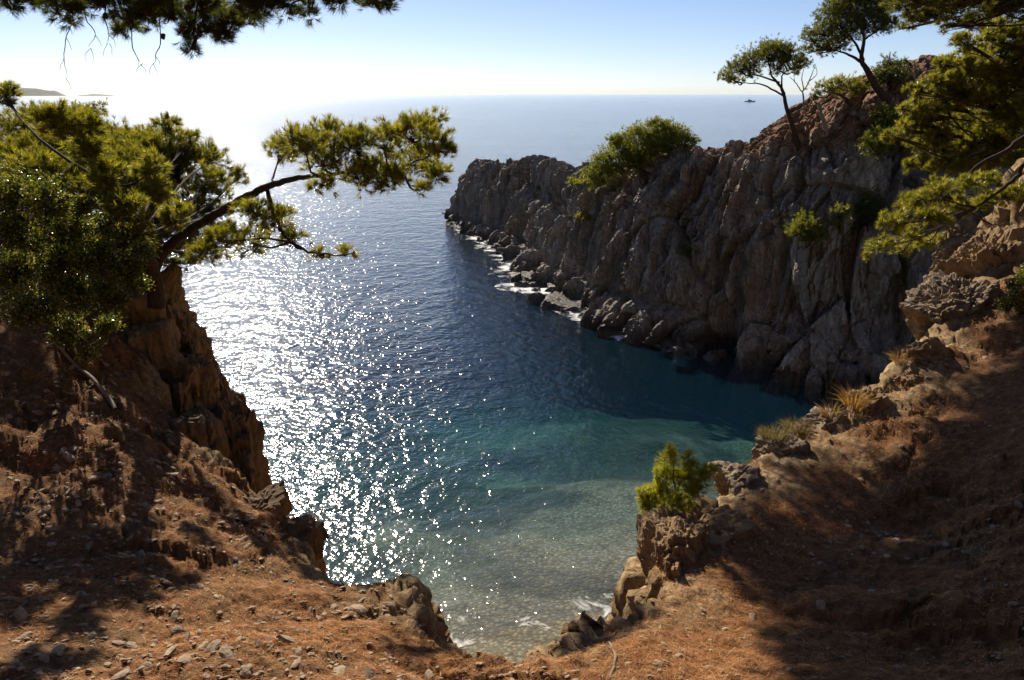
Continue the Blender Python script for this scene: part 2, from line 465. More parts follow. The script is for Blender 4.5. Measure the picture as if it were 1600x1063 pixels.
def build_hills():
    D = 8000.0
    prof = [(-60, 152), (0, 148), (14, 141), (35, 138), (60, 139), (85, 142), (108, 151), (125, 149), (145, 147), (170, 148), (186, 150), (200, 154), (215, 156)]
    n = 160
    px = np.linspace(-60, 215, n); py = np.interp(px, [a for a, b in prof], [b for a, b in prof])
    rows = []
    for k, (dd, hh) in enumerate([(-450, -0.1), (-250, 0.35), (-125, 0.7), (0, 1.0), (200, 0.6), (600, -0.1)]):
        pts = np.array([P(a, b, D) for a, b in zip(px, py)])
        q = np.stack([pts[:, 0] * 0.008, np.full(n, k * 1.7), np.zeros(n)], 1)
        z = np.maximum(pts[:, 2], 0) * hh + (5 * fbm(q, 4, 3) if 0 < k < 5 else 0) * min(1, max(hh, 0))
        z = np.where(pts[:, 2] < 3, -30, z) if k in (1, 2, 4) else z
        rows.append(np.stack([pts[:, 0] * (1 + dd / D), pts[:, 1] + dd, np.maximum(z, -30)], 1))
    g = np.stack(rows, 1)
    me = mesh_np('hills', g.reshape(-1, 3), grid_faces(n, len(rows)), M['hill'])
    tag(link('hills', me), 'low hazy headland hills on the far left horizon', 'hills', kind='structure')
build_hills()

# ------------------------------------------------------------------ headland across the cove
TERRAIN = []                       # (verts, quads) for dropping things onto the ground
def headland():
    #        waterline      edge          skyline       (photo pixels)  depth past the waterline of edge / skyline
    cols = [((716, 347), (735, 290), (745, 270), 0.8, 1.6),
            ((733, 360), (758, 283), (768, 262), 1.5, 3.0),
            ((760, 378), (800, 285), (806, 261), 1.8, 4.0),
            ((800, 400), (850, 290), (852, 259), 3.4, 5.0),
            ((850, 436), (893, 315), (898, 275), 3.7, 6.2),
            ((905, 482), (945, 300), (955, 262), 4.4, 7.5),
            ((965, 516), (1020, 300), (1035, 240), 5.1, 8.1),
            ((1040, 538), (1100, 300), (1105, 242), 5.1, 7.5),
            ((1120, 560), (1165, 300), (1168, 232), 5.1, 8.1),
            ((1200, 588), (1240, 285), (1245, 190), 5.1, 8.1),
            ((1320, 608), (1340, 290), (1350, 142), 5.1, 9.4),
            ((1450, 622), (1450, 330), (1445, 124), 5.1, 10.0),
            ((1600, 640), (1590, 330), (1600, 135), 3.0, 9.0),
            ((1800, 650), (1760, 300), (1780, 90), 3.0, 9.0)]
    prof = []
    inward = np.array([0.55, 0.83, 0])
    for (w, e, c, de, dc) in cols:
        wl = S(*w)
        ed = P(e[0], e[1], wl[1] + de)
        cr = P(c[0], c[1], wl[1] + dc)
        zc = cr[2]
        foot = wl + np.array([-5.0, -2.6, -13.0])
        m1 = wl * 0.66 + ed * 0.34 + np.array([0.15, 0.2, -0.7]); m2 = wl * 0.3 + ed * 0.7 + np.array([0, 0, 0.2])
        top = cr + inward * 4 + np.array([0, 0, 0.3 if zc > 13 else -0.6])
        bk = cr + inward * 13; bk[2] = zc * 0.45 - 1
        bw = cr + inward * 24; bw[2] = -4
        prof.append([foot, wl, m1, m2, ed, cr, top, bk, bw])
    first = [p.copy() for p in prof[0]]
    for p in first: p += np.array([-2.2, 2.8, 0])
    for k, p in enumerate(first): p[2] = -4.0
    prof.insert(0, first)
    prof = np.array(prof)                                    # columns x profile x 3
    NU, NV = 760, 330
    # spread columns by length
    seg = np.linalg.norm(np.diff(prof[:, 1], axis=0), axis=1); cum = np.concatenate([[0], np.cumsum(seg)])
    dense = np.stack([catmull(prof[:, k], 4000) for k in range(prof.shape[1])], 1)
    L = np.concatenate([[0], np.cumsum(np.linalg.norm(np.diff(dense[:, 1], axis=0), axis=1))])
    dist = np.linalg.norm(dense[:, 1, :2], axis=1)
    wgt = np.concatenate([[0], np.cumsum(np.diff(L) / np.minimum(dist[1:], 90))])
    ui = np.interp(np.linspace(0, wgt[-1], NU), wgt, np.arange(4000)).astype(int)
    dense = dense[ui]
    tv = np.concatenate([np.linspace(0, 1, 20, endpoint=False), np.linspace(1, 4, 180, endpoint=False), np.linspace(4, 5.3, 80, endpoint=False), np.linspace(5.3, 8, 50)])
    lv = np.linspace(0, 8, 1601)
    g = np.empty((NU, NV, 3))
    for i in range(NU):
        c = catmull(dense[i], 1601)
        for k in range(3): g[i, :, k] = np.interp(tv, lv, c[:, k])
    n = -grid_normals(g)
    hz = np.array([-0.80, -0.45, 0.25])
    if (n.reshape(-1, 3) @ hz).mean() < 0: n = -n
    p = g.reshape(-1, 3); nn = n.reshape(-1, 3)
    V = np.broadcast_to(tv[None, :], (NU, NV)).ravel()
    # coordinates along the cliff, with strata that stand nearly upright and lean
    ax = np.array([0.40, -0.916, 0]); s = p @ ax; d = p @ np.array([0.916, 0.40, 0])
    warp = 0.16 * fbm(np.stack([s * .3, d * .3, p[:, 2] * .3], 1), 3, 41)
    sl = s + p[:, 2] * 0.16 + warp
    face = np.clip((V - 0.3) / 0.7, 0, 1) * np.clip((6.2 - V) / 1.5, 0, 1)
    slope = np.clip(1.25 - np.abs(nn[:, 2]), 0.25, 1)
    zz = p[:, 2]
    big = fbm(np.stack([sl * 0.20, d * 0.2, zz * 0.06], 1), 3, 50, 0.5, True)
    slab = 0
    for fs_, fd_, fz_, am_, ti_, sd_ in ((0.24, 0.24, 0.05, 2.4, 2.6, 60), (0.75, 0.6, 0.095, 1.3, 1.6, 62), (2.0, 1.5, 0.24, 0.46, 0.6, 64), (4.6, 3.4, 0.8, 0.16, 0.22, 66)):
        F1, F2, R, O = cells(np.stack([sl * fs_, d * fd_, zz * fz_], 1), sd_, True)
        R3 = (R * 7919.0) % 1.0; R4 = (R * 104729.0) % 1.0
        slab = slab + am_ * (R - 0.5) + ti_ * (O[:, 0] * (R3 - 0.5) * 2 + O[:, 2] * (R4 - 0.62) * 0.8) - 0.18 * am_ * np.exp(-(F2 - F1) / 0.05)
    fine = fbm(np.stack([sl * 3.2, d * 3.2, zz * 1.1], 1), 4, 90, 0.6, True)
    disp = 0.5 * big + slab + 0.05 * fine
    disp *= face * slope
    # the dark cleft at the foot of the cliff
    cl = S(1100, 556); cl_s = cl @ ax
    hole = np.exp(-(((s - cl_s) / 1.1) ** 2)) * np.clip(1 - p[:, 2] / 6.5, 0, 1) * (V < 4)
    disp -= 4.0 * hole
    dirn = unit(nn * np.array([1, 1, 0.45]))
    p2 = p + dirn * disp[:, None]
    jag = np.clip(1 - np.abs(V - 4.8) / 0.9, 0, 1) * np.clip((14.5 - p[:, 2]) / 6, 0, 1)
    J1, J2, JR = cells(np.stack([sl * 0.8, d * 0.7, p[:, 2] * 0], 1), 77)
    p2[:, 2] += jag * (1.3 * (JR - 0.45) + 0.5 * fbm(np.stack([sl * 1.6, d * 1.2, zz * 0], 1), 3, 78, 0.5, True) * 0.6)
    soilm = np.clip((V - 4.05) / 0.35, 0, 1) * np.clip((p[:, 2] - 9.5) / 3, 0, 1)
    soilm = soilm + 0.75 * np.clip(1 - np.abs(V - 3.6) / 0.5, 0, 1) * np.clip(vnoise(np.stack([s * .25, d * .2, zz * .2], 1), 79) * 2, 0, 1)
    f = grid_faces(NU, NV)
    me = mesh_np('headland', p2, f, M['cliff'], False, np.stack([soilm] * 3, 1))
    o = tag(link('headland', me), 'grey craggy cliff headland with pines reaching out across the cove', 'headland', kind='structure')
    TERRAIN.append((p2, f))
    return o
HEAD = headland()

# ------------------------------------------------------------------ foreground slopes round the head of the cove
EDGE_PX = [(232, 408, 15.2), (222, 470, 14.2), (232, 540, 13.2), (268, 620, 12.2), (330, 705, 11.2), (405, 772, 10.2), (470, 818, 9.4), (500, 856, 8.7),
           (560, 890, 8.1), (630, 905, 7.6), (680, 950, 6.9), (704, 970, 6.5), (735, 985, 6.2), (790, 990, 6.1), (850, 985, 6.1), (920, 965, 6.25), (990, 935, 6.6),
           (1040, 905, 7.0), (1020, 835, 8.3), (1060, 800, 8.9), (1120, 772, 9.3), (1175, 735, 9.9), (1195, 690, 10.6), (1250, 655, 11.2), (1320, 628, 11.9), (1390, 590, 12.6),
           (1440, 535, 13.6), (1480, 465, 15.0), (1540, 405, 16.5), (1610, 350, 18.0)]
EDGE = np.array([P(*e) for e in EDGE_PX])
poly_left = np.array([[-40, 30, 12], [-14, 21, 12.4], [-9.5, 18.0, 12.3]])
poly_right = np.array([[14, 22, 13.5], [20, 28, 14.5], [40, 34, 18], [60, 10, 20], [60, -30, 20], [-60, -30, 16], [-60, 40, 14]])
POLY = np.vstack([poly_left, EDGE, poly_right])
CTRL = np.vstack([EDGE, poly_left[1:], poly_right[:2], np.array([P(*q) for q in [
    (0, 1063, 5.0), (0, 800, 8.5), (0, 600, 11), (200, 900, 7.4), (200, 700, 10.0), (400, 1000, 6.1), (300, 820, 8.9), (120, 560, 12), (550, 1000, 6.3), (150, 420, 14.5),
    (1100, 960, 6.6), (1250, 880, 8.0), (1100, 860, 7.9), (1400, 800, 9.2), (1600, 700, 9.6), (1600, 1063, 4.9), (1300, 1000, 6.1), (1600, 850, 7.3), (1600, 520, 13.4), (1350, 690, 10.9), (1500, 600, 12.3)]]),
    np.array([[0, 0, 13.3], [-4, 0, 13.6], [4, 0, 13.6], [-10, 2, 14], [10, 3, 14.6], [-12, 9, 12.4], [-13, 14, 12.8], [12, 9, 14.2], [13, 14, 14.4], [0, -6, 14.5], [-15, -6, 16], [15, -6, 17], [20, 18, 16.5], [-20, 12, 14]])])
def tps_fit(c, z, lam=0.02):
    n = len(c)
    d = np.linalg.norm(c[:, None] - c[None], axis=2)
    K = np.where(d > 0, d * d * np.log(np.maximum(d, 1e-9)), 0) + lam * np.eye(n)
    Pm = np.hstack([np.ones((n, 1)), c])
    A = np.vstack([np.hstack([K, Pm]), np.hstack([Pm.T, np.zeros((3, 3))])])
    return np.linalg.solve(A, np.concatenate([z, np.zeros(3)]))
TW = tps_fit(CTRL[:, :2], CTRL[:, 2])
def tps(q):
    out = np.empty(len(q)); c = CTRL[:, :2]
    for i in range(0, len(q), 40000):
        b = q[i:i + 40000]
        d = np.linalg.norm(b[:, None] - c[None], axis=2)
        out[i:i + 40000] = (d * d * np.log(np.maximum(d, 1e-9))) @ TW[:len(c)] + TW[len(c)] + b @ TW[len(c) + 1:]
    return out
def edge_dist(q):                  # distance to the brink (negative on land) and the nearest brink point
    n = len(q); best = np.full(n, 1e9); near = np.zeros((n, 2)); inside = np.zeros(n, bool)
    a = POLY[:, :2]; b = np.roll(a, -1, 0)
    for i in range(len(a)):
        e = b[i] - a[i]; t = np.clip(((q - a[i]) @ e) / (e @ e), 0, 1)
        c = a[i] + t[:, None] * e; d = np.linalg.norm(q - c, axis=1)
        m = d < best; best = np.where(m, d, best); near[m] = c[m]
        cr = (a[i, 1] > q[:, 1]) != (b[i, 1] > q[:, 1])
        with np.errstate(divide='ignore', invalid='ignore'):
            xi = a[i, 0] + (q[:, 1] - a[i, 1]) / (b[i, 1] - a[i, 1]) * e[0]
        inside ^= cr & (q[:, 0] < xi)
    return np.where(inside, -best, best), near
def ground_z(x, y, detail=True):
    q = np.stack([x, y], 1)
    q3 = np.stack([x, y, x * 0], 1)
    qw = q + 0.22 * np.stack([fbm(q3 * 0.9, 3, 21), fbm(q3 * 0.9 + 40, 3, 22)], 1)
    qw = qw + 0.07 * np.stack([vnoise(q3 * 5, 23), vnoise(q3 * 5 + 9, 24)], 1)
    d, near = edge_dist(qw)
    near = np.where(d[:, None] > 0, near + (qw - near) * 0.05, q)
    z = np.minimum(tps(near), 30)
    rock = fbm(q3 * 0.5, 2, 33)
    if detail:
        F1, F2, R = cells(np.stack([x * 1.1 + y * .5, y * 1.6, z * 1.2], 1), 25)
        k = np.clip(0.55 + rock, 0.15, 1.2)
        z = z + 0.10 * fbm(q3 * 0.55, 3, 31) + k * (0.16 * (R - 0.5) + 0.09 * fbm(q3 * 2.2, 4, 32)) - 0.05 * k * np.exp(-(F2 - F1) / 0.09)
        F1, F2, R = cells(np.stack([x * 4.2 + y * 1.5, y * 5.5, z * 4], 1), 26)
        z = z + k * 0.06 * (R - 0.5) + 0.02 * fbm(q3 * 9, 3, 34)
        F1, F2, R = cells(np.stack([x * 10 + y * 2, y * 12, z * 4], 1), 27)
        z = z + k * 0.03 * (R - 0.5)
    z = z - 0.22 * np.exp(-np.maximum(-d, 0) / 0.35)
    drop = np.maximum(d, 0)
    led = drop * 3.2 + 0.5 * np.sin(drop * 5 + 3 * rock) * np.clip(drop, 0, 1)
    return np.maximum(z - np.maximum(led, 0), -3.0)
def foreground():
    NA, NR = 820, 390
    az = np.radians(np.concatenate([np.linspace(-100, -40, 90, endpoint=False), np.linspace(-40, 40, NA - 180), np.linspace(40, 100, 91)[1:]]))
    r = np.concatenate([np.linspace(0.05, 2.8, 30, endpoint=False), np.geomspace(2.8, 34, NR - 30)])
    A, R = np.meshgrid(az, r, indexing='ij')
    x = (R * np.sin(A)).ravel(); y = (R * np.cos(A)).ravel()
    z = ground_z(x, y)
    p = np.stack([x, y, z], 1)
    bd, _ = edge_dist(np.stack([x, y], 1))
    g3 = p.reshape(NA, NR, 3); nn = grid_normals(g3).reshape(-1, 3); nn = nn * np.sign(nn[:, 2:3])
    C1, C2, CR = cells(p * np.array([1.7, 1.7, 1.1]), 27); D1, D2, DR = cells(p * np.array([4.5, 4.5, 3.0]), 28)
    steep = np.clip((bd + 0.15) / 0.3, 0, 1)
    p = p + nn * (steep * (0.26 * (CR - 0.5) + 0.16 * (DR - 0.5) - 0.1 * np.exp(-(C2 - C1) / 0.08) + 0.07 * fbm(p * 3, 3, 29, 0.55, True)))[:, None]
    rk = np.exp(np.minimum(bd, 0) / 0.8) * np.where(x > 0.5, 1.0, 0.62)  # bare rock towards the brink; stronger on the right to paint its sunlit strip
    f = grid_faces(NA, NR)
    # leave out what lies wholly under the sea
    keep = z[f].max(1) > -2.9
    me = mesh_np('ground', p, f[keep][:, ::-1], M['ground'], True, np.stack([rk, rk, rk], 1))
    o = tag(link('ground', me), 'reddish needle-strewn stony slope in the foreground around the cove', 'ground', kind='structure')
    TERRAIN.append((p, f[keep]))
    return o
GROUND = foreground()

# unseen hill added behind and right of the viewpoint to block sky light
def sky_block_hill():
    az = np.radians(np.linspace(62, 292, 260)); r = np.geomspace(7, 95, 120)
    A, R = np.meshgrid(az, r, indexing='ij')
    k = np.interp(np.degrees(az), [62, 75, 100, 180, 250, 270, 292], [0.15, 0.30, 0.5, 0.55, 0.5, 0.32, 0.2])[:, None]
    x = R * np.sin(A); y = R * np.cos(A)
    q = np.stack([x.ravel() * .12, y.ravel() * .12, x.ravel() * 0], 1)
    z = 11.5 + k * (R - 6) + (1.4 * fbm(q, 5, 301)).reshape(R.shape) * np.clip((R - 7) / 8, 0, 1)
    z = np.minimum(z, 62 + 3 * np.sin(A * 5))
    p = np.stack([x.ravel(), y.ravel(), z.ravel()], 1)
    me = mesh_np('sky_block_hill', p, grid_faces(len(az), len(r))[:, ::-1], M['hill'])
    tag(link('sky_block_hill', me), 'unseen dark hill added behind the viewpoint to cut the sky fill', 'sky_block_hill', kind='structure')
sky_block_hill()

# one tree of all terrain faces, to set things down on it
_v = np.vstack([t[0] for t in TERRAIN]); _f = np.vstack([TERRAIN[0][1], TERRAIN[1][1] + len(TERRAIN[0][0])])
BVH = BVHTree.FromPolygons(_v.tolist(), _f.tolist())
def hit(px, py):
    d = Vector(ray(px, py).tolist()).normalized()
    h = BVH.ray_cast(Vector((0, 0, H_EYE)), d)
    return None if h[0] is None else np.array(h[0])
def hit_or(px, py, y):
    h = hit(px, py)
    return h if h is not None and abs(h[1] - y) < 0.35 * y else P(px, py, y)
def down(p, up=3.0):
    h = BVH.ray_cast(Vector((p[0], p[1], p[2] + up)), Vector((0, 0, -1)))
    return None if h[0] is None else np.array(h[0])

# ------------------------------------------------------------------ rocks
def ico(sub):
    t = (1 + 5 ** 0.5) / 2
    v = [(-1, t, 0), (1, t, 0), (-1, -t, 0), (1, -t, 0), (0, -1, t), (0, 1, t), (0, -1, -t), (0, 1, -t), (t, 0, -1), (t, 0, 1), (-t, 0, -1), (-t, 0, 1)]
    f = [(0, 11, 5), (0, 5, 1), (0, 1, 7), (0, 7, 10), (0, 10, 11), (1, 5, 9), (5, 11, 4), (11, 10, 2), (10, 7, 6), (7, 1, 8), (3, 9, 4), (3, 4, 2), (3, 2, 6), (3, 6, 8), (3, 8, 9), (4, 9, 5), (2, 4, 11), (6, 2, 10), (8, 6, 7), (9, 8, 1)]
    v = [np.array(a) / np.linalg.norm(a) for a in v]
    for _ in range(sub):
        nf = []; mid = {}
        def m(a, b):
            k = (min(a, b), max(a, b))
            if k not in mid:
                c = v[a] + v[b]; v.append(c / np.linalg.norm(c)); mid[k] = len(v) - 1
            return mid[k]
        for a, b, c in f:
            x, y, z = m(a, b), m(b, c), m(c, a)
            nf += [(a, x, z), (b, y, x), (c, z, y), (x, y, z)]
        f = nf
    return np.array(v), np.array(f)
ICO = {k: ico(k) for k in range(0, 6)}
def cut_rock(sub, seed, planes=11, rough=0.0):
    r = np.random.default_rng(seed)
    v, f = ICO[sub]
    n = r.normal(size=(planes, 3)); n /= np.linalg.norm(n, axis=1, keepdims=True)
    n = np.vstack([n, np.eye(3), -np.eye(3)])
    h = r.uniform(0.62, 1.0, len(n))
    d = v @ n.T
    rad = np.min(np.where(d > 0.05, h / np.maximum(d, 0.05), 9), 1)
    p = v * np.minimum(rad, 1.25)[:, None]
    if rough: p = p * (1 + rough * fbm(p * 2.5 + seed, 3, seed))[:, None]
    return p, f
def crag(name, centre, size, seed, mat, rotz=0.0, tilt=0.0, sub=5, parent=None, strat=(1.6, 1.6, 0.5), amp=1.0):
    p, f = cut_rock(sub, seed, 9)
    p = p * np.asarray(size)
    n = p / np.maximum(np.linalg.norm(p, axis=1, keepdims=True), 1e-9)
    q = p * np.asarray(strat) + seed * 3.1
    F1, F2, R = cells(q * 0.9, seed); G1, G2, R2 = cells(q * 2.6, seed + 9)
    q2 = p * np.asarray(strat) * np.array([1.0, 1.0, 1.0])
    tt = (p @ np.array([0.75, 0.35, 0.25])) * 3.2 + 0.8 * vnoise(p * 1.7, seed + 3)
    kk = np.floor(tt).astype(np.int64); stp = _hash(kk, np.floor(p[:, 2] * 1.6 + kk * 0.37).astype(np.int64), kk * 0, seed + 5) - 0.5
    disp = 0.20 * stp + 0.20 * (R - 0.5) - 0.14 * np.exp(-(F2 - F1) / 0.1) + 0.13 * (R2 - 0.5) - 0.06 * np.exp(-(G2 - G1) / 0.12) + 0.10 * fbm(q * 1.3, 4, seed, 0.55, True) + 0.07 * fbm(q * 5, 3, seed, 0.6, True)
    p = p + n * (disp * amp)[:, None]
    c, s = math.cos(tilt), math.sin(tilt)
    p = p @ np.array([[c, 0, s], [0, 1, 0], [-s, 0, c]])
    c, s = math.cos(rotz), math.sin(rotz)
    p = p @ np.array([[c, s, 0], [-s, c, 0], [0, 0, 1]])
    return link(name, mesh_np(name, p, f, mat, False), parent, np.asarray(centre))

# left brink: crumbling ochre buttress over the sea
for k, (px, py, y, size, mat, rz, tl) in enumerate([
        (335, 690, 14.2, (0.8, 1.2, 2.0), 'brown', 0.2, 0.18), (275, 590, 15.0, (0.8, 1.2, 1.5), 'ochre', 0.5, 0.2), (365, 770, 13.2, (0.7, 1.0, 2.3), 'brown', -0.1, 0.05),
        (235, 500, 15.6, (0.7, 0.9, 1.0), 'ochre', 0.1, 0.1), (300, 612, 13.3, (0.42, 0.5, 0.75), 'ochre', 0.7, -0.15), (245, 548, 13.6, (0.42, 0.45, 0.62), 'ochre', 0.2, 0.1),
        (215, 500, 14.0, (0.42, 0.42, 0.55), 'ochre', 0.9, 0.0), (278, 560, 16.0, (0.55, 0.9, 1.1), 'ochre', 0.2, 0.1), (310, 690, 12.2, (0.45, 0.5, 0.7), 'brown', 0.4, 0.0),
        (400, 800, 10.4, (0.5, 0.5, 0.32), 'brown', 0.4, 0.2), (455, 850, 9.5, (0.36, 0.4, 0.32), 'brown', 0.9, 0.1), (635, 1035, 6.8, (0.34, 0.42, 0.28), 'ochre', 0.3, 0.3)]):
    crag('outcrop', P(px, py, y), size, 100 + k, M[mat], rz, tl, 5 if k < 5 else 4, GROUND, amp=1.0 if max(size) > 0.7 else 0.45)
# right brink: tan shaly ledges catching the sun, and the small bluff under the young pine
for k, (px, py, y, size, mat, rz, tl) in enumerate([
        (1050, 915, 7.9, (0.40, 0.65, 0.78), 'ochre', 0.15, 0.0), (1100, 850, 8.7, (0.6, 0.55, 0.5), 'ochre', 0.5, 0.1), (1215, 700, 10.9, (0.55, 0.6, 0.45), 'tan', 0.3, 0.35),
        (1290, 660, 11.7, (0.6, 0.55, 0.35), 'tan', 0.8, 0.35), (1360, 622, 12.3, (0.6, 0.6, 0.4), 'ochre', 0.2, 0.4), (1425, 590, 12.9, (0.6, 0.6, 0.55), 'ochre', 0.5, 0.5),
        (1450, 555, 13.4, (0.55, 0.6, 0.6), 'ochre', 0.9, 0.4), (1500, 480, 15.2, (0.9, 0.8, 1.0), 'tan', 0.4, 0.5), (1560, 430, 16.3, (1.1, 0.9, 1.1), 'ochre', 0.1, 0.5),
        (1530, 400, 18.0, (1.0, 1.0, 1.2), 'tan', 0.7, 0.5), (1160, 745, 9.9, (0.35, 0.4, 0.3), 'tan', 0.2, 0.2)]):
    crag('outcrop', P(px, py, y) - np.array([0, 0, (0.3 if k > 1 else 0.0) * size[2]]), tuple(np.array(size) * (0.62 if 2 <= k <= 6 else 1.0)), 130 + k, M[mat], rz, tl, 5 if k in (0, 7, 8, 9) else 4, GROUND, (2.0, 2.0, 1.6), 0.42 if max(size) < 0.9 else 0.6)

# boulders and skerries along the cliff foot, parts of the headland
BOULD = [mesh_np('boulder', *cut_rock(3, 200 + k, 12, 0.08), M['cliff'], False) for k in range(8)]
r_ = np.random.default_rng(5)
wl_px = [(714, 348), (735, 362), (760, 378), (800, 402), (835, 425), (860, 447), (905, 480), (960, 512), (1010, 532), (1060, 545), (1120, 562)]
wl_c = catmull(np.array([S(*w) for w in wl_px]), 400)
for k in range(95):
    i = int(r_.uniform(0, 399)); c = wl_c[i]
    shelf = math.exp(-((i - 215) / 60.0) ** 2)
    off = r_.uniform(-0.6, 0.5 + 2.2 * shelf)
    s = r_.uniform(0.25, 0.75) * (1 + 0.5 * shelf)
    o = link('boulder', BOULD[k % 8], HEAD, (c[0] - 0.85 * off + r_.normal() * .2, c[1] - 0.5 * off + r_.normal() * .2, r_.uniform(-0.25, 0.15) * s))
    o.scale = (s * r_.uniform(.8, 1.6), s * r_.uniform(.8, 1.5), s * r_.uniform(.5, .95)); o.rotation_euler = (r_.uniform(-.4, .4), r_.uniform(-.4, .4), r_.uniform(0, 6))

# foam washing along the foot of the cliff
def foam():
    n = 300; pts = catmull(np.array([S(*w) for w in wl_px[:-1]]), n)
    t = np.gradient(pts, axis=0); t /= np.linalg.norm(t, axis=1, keepdims=True)
    out = np.stack([t[:, 1], -t[:, 0], 0 * t[:, 0]], 1)
    if (out @ np.array([-0.8, -0.5, 0])).mean() < 0: out = -out
    w = 1.6 + 1.0 * vnoise(np.stack([np.arange(n) * .06, np.zeros(n), np.zeros(n)], 1), 3) + 2.6 * np.exp(-((np.arange(n) - 150) / 36.0) ** 2)
    m = 12; g = []; c = []
    for j in range(m):
        a = j / (m - 1)
        g.append(pts - out * 1.5 + out * (a * (w + 1.5))[:, None] + np.array([0, 0, 0.03]))
        c.append(np.tile(np.array([[1 - a, 0, 0]]), (n, 1)))
    g = np.stack(g, 1); c = np.stack(c, 1)
    me = mesh_np('foam', g.reshape(-1, 3), grid_faces(n, m), M['foam'], True, c.reshape(-1, 3))
    tag(link('foam', me), 'white foam washing along the foot of the cliff', 'foam', kind='stuff')
foam()
def swash():
    n, m = 120, 9
    x = np.linspace(-6, 8, n); g = []; c = []
    q = np.stack([x * 0.12, (19.3 + .38 * x) * 0.12, x * 0], 1)
    sh = 19.3 + 0.38 * np.clip(x, -6, 7) + 0.35 * vnoise(q * 4, 5)
    wig = 0.25 * vnoise(np.stack([x * .7, x * 0, x * 0], 1), 8)
    for j in range(m):
        a = j / (m - 1); y = sh - 0.5 + a * 1.5 + wig
        g.append(np.stack([x, y, np.maximum(bed_z(x, y), 0) + 0.02], 1)); c.append(np.tile([[0.12 * math.exp(-((a - .3) / .22) ** 2), 0, 0]], (n, 1)))
    me = mesh_np('swash_foam', np.stack(g, 1).reshape(-1, 3), grid_faces(n, m), M['foam'], True, np.stack(c, 1).reshape(-1, 3))
    tag(link('swash_foam', me), 'thin line of swash foam along the pebble beach', 'foam', kind='stuff')
swash()

# ------------------------------------------------------------------ stones, gravel and fallen needles on the slopes
def basis(n, ang):
    n = n / np.linalg.norm(n); a = np.cross(n, [math.cos(ang), math.sin(ang), 0.1]); a /= np.linalg.norm(a)
    return a, np.cross(n, a), n
STONES = [mesh_np('stone', cut_rock(1, 300 + k, 9)[0] * np.array([1, 0.72, 0.4]), ICO[1][1], M['stone'], False) for k in range(12)]
def in_poly(px, py, poly):
    ins = False; j = len(poly) - 1
    for i in range(len(poly)):
        if (poly[i][1] > py) != (poly[j][1] > py) and px < (poly[j][0] - poly[i][0]) * (py - poly[i][1]) / (poly[j][1] - poly[i][1]) + poly[i][0]: ins = not ins
        j = i
    return ins
LEFT_PX = [(0, 620), (150, 560), (260, 640), (360, 750), (480, 860), (620, 920), (690, 1030), (690, 1063), (0, 1063)]
RIGHT_PX = [(960, 1063), (1010, 990), (1090, 860), (1200, 770), (1330, 680), (1440, 600), (1600, 450), (1600, 1063)]
r_ = np.random.default_rng(11)
n_st = 0
while n_st < 290:
    left = r_.random() < 0.9
    px, py = (r_.uniform(0, 700), r_.uniform(560, 1063)) if left else (r_.uniform(950, 1600), r_.uniform(450, 1063))
    if not in_poly(px, py, LEFT_PX if left else RIGHT_PX): continue
    if vnoise(np.array([[px / 70, py / 45, 0]]), 77)[0] < r_.uniform(-0.8, 0.5): continue
    h = hit(px, py)
    if h is None or h[1] > 18: continue
    s = (0.024 + 0.06 * r_.random() ** 2.0) * (1.0 if n_st > 14 else 1.5)
    o = link('stone', STONES[n_st % 12], GROUND, h + np.array([0, 0, 0.12 * s]))
    o.scale = (s * r_.uniform(.8, 1.6), s * r_.uniform(.8, 1.3), s * r_.uniform(.7, 1.3)); o.rotation_euler = (r_.uniform(-.45, .45), r_.uniform(-.45, .45), r_.uniform(0, 6.28))
    n_st += 1

def scatter(n, seed, rmin=3.2, rmax=18.0):
    r = np.random.default_rng(seed)
    az = np.radians(r.uniform(-44, 44, n * 2)); d = np.exp(r.uniform(math.log(rmin), math.log(rmax), n * 2))
    x, y = d * np.sin(az), d * np.cos(az)
    dd, _ = edge_dist(np.stack([x, y], 1))
    k = dd < 0.05
    return x[k][:n], y[k][:n], d[k][:n]
def slope_frame(x, y):
    e = 0.2
    z = ground_z(x, y); z0 = ground_z(x, y, False); zx = ground_z(x + e, y, False); zy = ground_z(x, y + e, False)
    n = np.stack([-(zx - z0) / e, -(zy - z0) / e, np.ones_like(z)], 1)
    n = np.clip(n, -1.5, 1.5)
    return z, n / np.linalg.norm(n, axis=1, keepdims=True)
def gravel():
    x, y, d = scatter(18000, 21)
    m = vnoise(np.stack([x * 1.1, y * 1.1, x * 0], 1), 78) + 0.6 * vnoise(np.stack([x * 4, y * 4, x * 0], 1), 79)
    r = np.random.default_rng(22)
    k = (m > r.uniform(-0.9, 0.7, len(m))) & ((x < 0.3) | (r.random(len(m)) < 0.35)); x, y, d = x[k], y[k], d[k]
    z, nrm = slope_frame(x, y)
    n = len(x); b = Bits()
    v0, f0 = ICO[0]
    s = (0.007 + 0.026 * r.random(n) ** 3) * (0.7 + d / 14)
    jit = r.uniform(0.6, 1.25, (n, 12, 1))
    a = r.uniform(0, 6.28, n)
    loc = v0[None] * jit * np.array([1.25, 0.85, 0.5])[None, None]
    X = loc[:, :, 0] * np.cos(a)[:, None] - loc[:, :, 1] * np.sin(a)[:, None]; Y = loc[:, :, 0] * np.sin(a)[:, None] + loc[:, :, 1] * np.cos(a)[:, None]
    v = np.stack([X, Y, loc[:, :, 2]], 2) * s[:, None, None]
    v[:, :, 2] -= (v[:, :, 0] * nrm[:, None, 0] + v[:, :, 1] * nrm[:, None, 1]) / np.maximum(nrm[:, None, 2], 0.5)
    v += np.stack([x, y, z + 0.2 * s], 1)[:, None]
    f = (f0[None] + (np.arange(n) * 12)[:, None, None]).reshape(-1, 3)
    me = mesh_np('gravel', v.reshape(-1, 3), f, M['stone'], False)
    tag(link('gravel', me, GROUND), kind='stuff')
